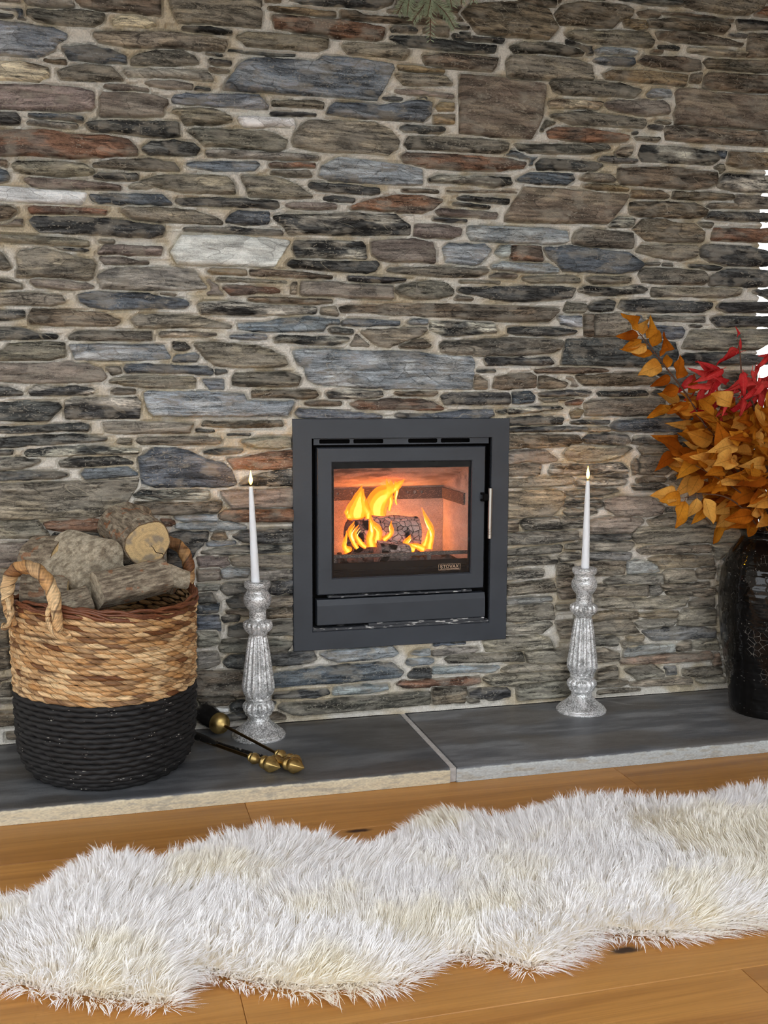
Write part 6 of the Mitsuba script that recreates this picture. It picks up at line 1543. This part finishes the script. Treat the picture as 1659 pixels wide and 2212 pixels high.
def branch(name, label, category, stems, leaves, **kw):
    """stems: polylines with a base radius; leaves: (position, direction, facing, size)."""
    k = number(name)
    tag(k, label, category)
    for pts, r in stems:
        p = spline(pts, 8 * len(pts))
        V, F, _ = tube(p, np.linspace(r, 0.0009, len(p)), 6)
        put(k + '__stem', (V, F), 'mat_twig', smooth=True)
    for at, d, f, s in leaves:
        leaf(k, at, d, f, s, **kw)
    return k


def alongleaves(pts, t0, n, size, spread=0.9, droop=0.35):
    p = spline(pts, 60)
    out = []
    for q in range(n):
        t = t0 + (1 - t0) * (q + 0.5 * lr.random()) / n
        i = min(int(t * 58), 58)
        tg = p[i + 1] - p[i]; tg /= np.linalg.norm(tg)
        sd = np.cross(tg, [0, 1, 0]); sd /= np.linalg.norm(sd)
        sgn = 1 if q % 2 else -1
        d = tg * lr.uniform(0.3, 0.9) + sgn * sd * spread * lr.uniform(0.6, 1.2) + np.array([0, lr.normal(0, 0.3), -droop * lr.random()])
        f = np.array([lr.normal(0, 0.35), -1, lr.normal(0.35, 0.4)])
        out.append((p[i], d, f, size * lr.uniform(0.8, 1.15)))
    d = p[-1] - p[-4]
    out.append((p[-1], d / np.linalg.norm(d), np.array([lr.normal(0, 0.3), -1, 0.3]), size))
    return out


mouth = np.array([VC[0], VC[1], 0.53])
long_twig = [mouth + (-0.03, 0, -0.02), (1.20, -0.245, 0.66), (1.09, -0.24, 0.79), (1.015, -0.225, 0.905), (0.950, -0.215, 0.985), (0.898, -0.21, 1.045), (0.878, -0.205, 1.070)]
branch('beech_branch', 'longest copper beech twig reaching up and left across the stone wall', 'branch', [(long_twig, 0.004)], alongleaves(long_twig, 0.45, 16, 0.064))
low = [mouth + (-0.05, -0.02, -0.005), (1.17, -0.29, 0.595), (1.09, -0.31, 0.645), (1.02, -0.30, 0.655), (0.975, -0.29, 0.645)]
branch('beech_branch', 'low copper beech sprig of few leaves sticking out to the left', 'branch', [(low, 0.003)],
       [((0.960, -0.295, 0.648), (-0.9, 0, 0.10), (0, -1, 0.5), 0.075), ((0.965, -0.300, 0.646), (-0.8, -0.1, -0.05), (0.2, -1, 0.2), 0.062), ((0.975, -0.30, 0.645), (-0.45, -0.1, -0.9), (-0.3, -1, 0.1), 0.078), ((1.005, -0.305, 0.652), (-0.25, -0.1, -0.95), (0.2, -1, 0.2), 0.072),
        ((1.020, -0.31, 0.652), (0.2, -0.2, -0.9), (0, -1, 0.3), 0.070), ((1.045, -0.30, 0.65), (0.3, -0.1, 0.5), (0.3, -1, 0.1), 0.065)])
MASS = shapely.affinity.translate(Polygon([(0.965, 0.905), (1.005, 0.92), (1.05, 0.875), (1.10, 0.90), (1.17, 0.88), (1.26, 0.93), (1.48, 0.93), (1.55, 0.75), (1.48, 0.57), (1.36, 0.545), (1.26, 0.545), (1.20, 0.55), (1.13, 0.565), (1.10, 0.60), (1.09, 0.655), (1.045, 0.70), (0.985, 0.715), (0.962, 0.75), (1.02, 0.79), (1.02, 0.85)]), 0.035, 0.0)


def mass_leaves(n, y0, y1, region):
    out, c = [], np.array([1.30, -0.22, 0.62])
    x0, z0, x1, z1 = region.bounds
    while len(out) < n:
        x, z = lr.uniform(x0, x1), lr.uniform(z0, z1)
        if not region.contains(shapely.Point(x, z)):
            continue
        at = np.array([x, lr.uniform(y0, y1), z])
        away = at - c; away /= np.linalg.norm(away)
        d = away * 0.9 + np.array([-0.35, -0.25, -0.25]) + lr.normal(0, 0.42, 3)
        out.append((at - 0.035 * away, d, np.array([lr.normal(-0.2, 0.4), -1, lr.normal(0.35, 0.4)]), lr.uniform(0.064, 0.092)))
    return out


def fan(targets):
    return [([mouth + (lr.normal(0, 0.03), lr.normal(0, 0.03), -0.04), mouth * 0.55 + np.array(t) * 0.45 + lr.normal(0, 0.02, 3), np.array(t)], 0.0035) for t in targets]


left = MASS.intersection(sbox(0.9, 0.5, 1.19, 1.0))
right = MASS.intersection(sbox(1.17, 0.5, 1.6, 1.0))
branch('beech_branch', 'bushy copper beech branch spilling over the left side of the vase, orange brown leaves', 'branch', fan([(1.02, -0.26, 0.86), (1.00, -0.3, 0.73), (1.10, -0.2, 0.88), (1.12, -0.33, 0.62)]),
       mass_leaves(150, -0.38, -0.09, left))
branch('beech_branch', 'dense copper beech branch with lighter ochre leaves directly above the vase mouth', 'branch', fan([(1.26, -0.32, 0.88), (1.40, -0.26, 0.84), (1.20, -0.36, 0.66), (1.42, -0.30, 0.62)]),
       mass_leaves(240, -0.42, -0.08, right) + [((1.232, -0.325, 0.535), (-0.1, -0.15, -1), (0, -1, 0.2), 0.055)], p=(0.5, 0.35, 0.15))
red_stems = [([mouth + (0.0, 0.02, -0.02), (1.24, -0.25, 0.74), (1.195, -0.27, 0.86), (1.150, -0.27, 0.94), (1.142, -0.26, 1.02), (1.140, -0.25, 1.055)], 0.0050),
             ([(1.195, -0.27, 0.86), (1.15, -0.26, 0.92), (1.08, -0.25, 0.965)], 0.0022), ([mouth + (0.03, 0, 0), (1.30, -0.27, 0.80), (1.28, -0.28, 0.94), (1.24, -0.27, 1.00)], 0.004), ([(1.28, -0.28, 0.94), (1.34, -0.27, 0.99), (1.42, -0.27, 1.0)], 0.002)]
rl = []
for q in range(88):
    x = lr.uniform(1.03, 1.42)
    z = lr.uniform(0.885, 0.985 + 0.05 * (x > 1.16)) if x > 1.08 else lr.uniform(0.925, 0.985)
    rl.append(((x, lr.uniform(-0.33, -0.20), z), (lr.normal(-0.4, 0.4), lr.normal(-0.2, 0.3), lr.normal(-0.4, 0.4)), (lr.normal(0, 0.5), -1, lr.normal(0.3, 0.5)), lr.uniform(0.055, 0.088)))
rl += [((1.139, -0.25, 1.058), (0.05, 0, 1), (0.2, -1, 0), 0.030), ((1.137, -0.252, 1.018), (0.35, 0, 0.9), (0, -1, 0.2), 0.045)]
branch('red_leaf_branch', 'branch of crinkled crimson leaves rising above the copper beech in the vase', 'branch', red_stems, rl, mats=('mat_leaf_red',), p=(1.0,), shapes=RED)

# ------------------------------------------------------------------ fir sprig hanging over the top of the picture
scene['mat_needle'] = surf(proc(lambda p, n, uv: mix(lin(112, 128, 98), lin(178, 190, 164), noise(p.x * 420, p.y * 420, p.z * 420))), 0.6, 0.3)
fk = 'fir_sprig'
tag(fk, 'green fir sprig hanging down against the stone wall at the top edge', 'fir sprig')
main = [(0.39, -0.045, 2.03), (0.365, -0.055, 1.95), (0.352, -0.06, 1.885), (0.349, -0.058, 1.792)]
twigs = [main, [(0.362, -0.055, 1.93), (0.335, -0.066, 1.885), (0.300, -0.066, 1.835)], [(0.354, -0.06, 1.892), (0.385, -0.066, 1.865), (0.412, -0.062, 1.832)], [(0.36, -0.05, 1.965), (0.30, -0.056, 1.915), (0.262, -0.058, 1.852)],
         [(0.30, -0.056, 1.915), (0.292, -0.06, 1.885), (0.288, -0.06, 1.851)], [(0.368, -0.05, 1.95), (0.395, -0.058, 1.92), (0.405, -0.06, 1.882)], [(0.385, -0.045, 2.01), (0.43, -0.05, 1.95), (0.432, -0.055, 1.892)], [(0.385, -0.045, 2.01), (0.45, -0.05, 1.965), (0.465, -0.055, 1.90)],
         [(0.355, -0.055, 1.92), (0.345, -0.075, 1.89), (0.337, -0.075, 1.85)]]
nv_, nf_ = [], []
nr = np.random.default_rng(23)
for t in twigs:
    p = spline(t, 90)
    V, F, _ = tube(p, np.linspace(0.0020, 0.0010, len(p)), 5)
    put(fk + '__twig', (V, F), 'mat_twig', smooth=True)
    for q in range(3, 90, 3):
        if t is main and q < 25:
            continue
        tg = p[min(q + 1, 89)] - p[q - 1]; tg /= np.linalg.norm(tg)
        sd = np.cross(tg, [0, 1, 0]); sd /= np.linalg.norm(sd)
        for e in (-1, 1, -1, 1, -1):
            L = nr.uniform(0.016, 0.026) * (1 - 0.35 * (q / 90) ** 3)
            d = sd * e * nr.uniform(0.6, 1.1) + tg * nr.uniform(0.35, 0.6) + np.array([0, -abs(nr.normal(0, 0.35)), 0.0])
            d /= np.linalg.norm(d)
            s_ = np.cross(d, [0, 1, 0.2]); s_ = s_ / np.linalg.norm(s_) * 0.00085
            o = len(nv_)
            c_ = p[q] + d * L * 0.55 + tg * 0.001
            e_ = p[q] + d * L + tg * 0.004
            h_ = np.array([0, -0.0004, 0])
            nv_ += [p[q] - s_ * 0.7, p[q] + s_ * 0.7, c_ + s_, c_ - s_, e_, c_ + h_]
            nf_ += [[o, o + 1, o + 5], [o + 1, o + 2, o + 5], [o, o + 5, o + 3], [o + 5, o + 2, o + 4], [o + 5, o + 4, o + 3]]
put(fk + '__needles', (np.array(nv_), np.array(nf_)), 'mat_needle', kind='stuff', label='short flat green needles')

# ------------------------------------------------------------------ the sheepskin rug
RUG = Polygon(spline([(-0.98, -0.90), (-0.86, -0.87), (-0.70, -0.862), (-0.61, -0.812), (-0.535, -0.715), (-0.455, -0.700), (-0.395, -0.748), (-0.30, -0.690), (-0.188, -0.660), (-0.075, -0.712), (-0.010, -0.785), (0.07, -0.748), (0.205, -0.650), (0.320, -0.718), (0.47, -0.670),
                      (0.61, -0.690), (0.74, -0.744), (0.865, -0.712), (0.98, -0.725), (1.10, -0.76), (1.18, -0.88), (1.16, -1.02), (1.02, -1.11), (0.85, -1.17), (0.70, -1.215), (0.58, -1.232), (0.46, -1.240), (0.37, -1.222), (0.315, -1.198), (0.225, -1.250), (0.160, -1.268),
                      (0.115, -1.238), (0.056, -1.205), (0.0, -1.218), (-0.060, -1.262), (-0.130, -1.258), (-0.210, -1.243), (-0.275, -1.205), (-0.325, -1.172), (-0.362, -1.152), (-0.388, -1.204), (-0.410, -1.224), (-0.465, -1.204), (-0.535, -1.172), (-0.60, -1.138), (-0.67, -1.095),
                      (-0.80, -1.06), (-0.95, -1.03), (-1.02, -0.97), (-0.98, -0.90)], 420)).buffer(0)


def wool(p, n, uv):
    a = fbm(p.x * 6, p.y * 8, octaves=3)
    d = smoothstep(0.48, 0.72, a)
    deep = smoothstep(0.0, 0.8, uv.y)
    c = mix(lin(253, 253, 254), lin(250, 247, 236), d)
    return mix(mix(c, lin(246, 238, 220), 0.7), c, deep)


scene['mat_wool'] = {'type': 'twosided', 'bsdf': {'type': 'diffuse', 'reflectance': proc(wool)}}
wr = np.random.default_rng(31)


def rug_height(x, y, d):
    b = meshkit.fbm(np.stack([x * 7, y * 10, x * 0], -1), 3, 12) - 0.4
    return np.clip(d / 0.09, 0, 1) ** 0.6 * (0.016 + 0.022 * b) + 0.004


def rug_dist(P):
    return shapely.distance(shapely.points(P), RUG.exterior)


gx, gy = np.meshgrid(np.arange(-1.02, 1.19, 0.012), np.arange(-1.29, -0.62, 0.012), indexing='ij')
G = np.c_[gx.ravel(), gy.ravel()]
G = G[shapely.contains_xy(RUG, G[:, 0], G[:, 1])]
HIDE = RUG.buffer(-0.022)
G = G[shapely.contains_xy(HIDE.buffer(-0.004), G[:, 0], G[:, 1])]
Bd = np.array(HIDE.exterior.segmentize(0.012).coords)[:-1]
P2 = np.vstack([Bd, G])
F = Delaunay(P2 + wr.normal(0, 1e-6, P2.shape)).simplices
c = P2[F].mean(1)
F = F[shapely.contains_xy(HIDE, c[:, 0], c[:, 1])]
a_, b_, c_ = P2[F[:, 0]], P2[F[:, 1]], P2[F[:, 2]]
sg = np.cross(np.c_[b_ - a_, np.zeros(len(a_))], np.c_[c_ - a_, np.zeros(len(a_))])[:, 2]
F = np.where((sg > 0)[:, None], F, F[:, ::-1])
hz = rug_height(P2[:, 0], P2[:, 1], rug_dist(P2))
nB = len(P2)
F = np.vstack([F, F[:, ::-1] + nB])
put('sheepskin_rug', (np.vstack([np.c_[P2, hz], np.c_[P2, np.full(nB, 0.0015)]]), F), 'mat_wool', smooth=True, uv=np.zeros((2 * nB, 2)),
    label='long fluffy white sheepskin rug lying on the wooden floor before the hearth', category='rug')
NS = 150000
P = np.c_[wr.uniform(-1.0, 1.19, NS * 2), wr.uniform(-1.30, -0.63, NS * 2)]
P = P[shapely.contains_xy(RUG, P[:, 0], P[:, 1])][:NS]
d = rug_dist(P)
near = shapely.line_interpolate_point(RUG.exterior, shapely.line_locate_point(RUG.exterior, shapely.points(P)))
out = np.stack([shapely.get_x(near), shapely.get_y(near)], 1) - P
out /= np.linalg.norm(out, axis=1, keepdims=True) + 1e-9
e1 = meshkit.fbm(np.c_[P * [5.0, 7.0], np.zeros(len(P))], 3, 41) - 0.5
e2 = meshkit.fbm(np.c_[P * [5.0, 7.0], np.ones(len(P)) * 9], 3, 43) - 0.5
lean = np.stack([2.6 * e1, 2.4 * e2 + 0.06], 1)
lean += out * (1.25 * np.exp(-d / 0.035))[:, None]
lean += wr.normal(0, 0.16, lean.shape)
# locks: neighbouring hairs lean together to one tip
cx = np.arange(-1.05, 1.22, 0.0105)
cy = np.arange(-1.32, -0.60, 0.0105)
CG = np.stack(np.meshgrid(cx, cy, indexing='ij'), -1).reshape(-1, 2)
CG = CG + wr.uniform(-0.005, 0.005, CG.shape)
tree = cKDTree(CG)
_, ci = tree.query(P)
cp = CG[ci]
ctw = wr.normal(0, 0.24, CG.shape)[ci]
clen = wr.uniform(0.7, 1.35, len(CG))[ci]
L = wr.uniform(0.034, 0.048, len(P)) * clen * (1.12 - 0.12 * np.clip(d / 0.05, 0, 1))
z0 = rug_height(P[:, 0], P[:, 1], d) - 0.002
lv = lean + ctw
mag = np.linalg.norm(lv, axis=1, keepdims=True)
lv = lv / np.maximum(mag, 1e-6) * np.tanh(mag * 0.85)
rise = np.sqrt(np.clip(1 - 0.75 * (lv ** 2).sum(1), 0.12, 1))
tip = P + lv * L[:, None] * 0.85
clump = wr.uniform(0.35, 0.85, len(P))[:, None]
tip = tip + clump * ((cp - P))
ztip = z0 + L * rise * (0.12 + 0.8 * np.clip(d / 0.045, 0, 1) ** 0.7) + wr.normal(0, 0.003, len(P))
ztip = np.maximum(ztip, 0.003)
ts = np.array([0, 0.42, 0.78, 1.0])
wd = np.array([1.0, 0.95, 0.62, 0.0])
ang = wr.uniform(0, np.pi, len(P))
fl = np.stack([np.cos(ang), np.sin(ang), np.zeros(len(P))], 1) * wr.uniform(0.0006, 0.00105, len(P))[:, None]
VV, UU = [], []
kink = wr.normal(0, 0.0018, (len(P), 2))
for t, w in zip(ts, wd):
    xy = P + (tip - P) * (0.35 * t + 0.65 * t * t) + kink * math.sin(math.pi * t)
    z = z0 + (ztip - z0) * (1.35 * t - 0.35 * t * t)
    c = np.c_[xy, z]
    if w > 0:
        VV += [c - fl * w, c + fl * w]
        UU += [t, t]
    else:
        VV += [c]
        UU += [t]
VV = np.stack(VV, 1)
n7 = VV.shape[1]
fan7 = np.array([[0, 1, 3], [0, 3, 2], [2, 3, 5], [2, 5, 4], [4, 5, 6]])
F = (np.arange(len(P))[:, None, None] * n7 + fan7).reshape(-1, 3)
UV = np.stack([np.broadcast_to(wr.random(len(P))[:, None], VV.shape[:2]), np.broadcast_to(np.array(UU)[None], VV.shape[:2])], -1).reshape(-1, 2)
side3 = np.c_[lv * 0.35, np.ones(len(P))]
perp = np.cross(np.c_[tip - P, ztip - z0], fl); perp /= np.linalg.norm(perp, axis=1, keepdims=True) + 1e-12
perp *= np.sign(perp[:, 2:] + 0.3 * perp[:, 1:2] * -1 + 1e-9)
N = side3 * 0.75 + perp * 0.55
N /= np.linalg.norm(N, axis=1, keepdims=True)
NN = np.repeat(N, n7, 0)
scene['sheepskin_rug__fur'] = {'type': 'ply', 'filename': meshkit.write_ply((VV.reshape(-1, 3), F), False, UV, None, normals=NN), 'face_normals': False, 'bsdf': {'type': 'ref', 'id': 'mat_wool'}}
tag('sheepskin_rug__fur', 'long white wool locks', kind='stuff')
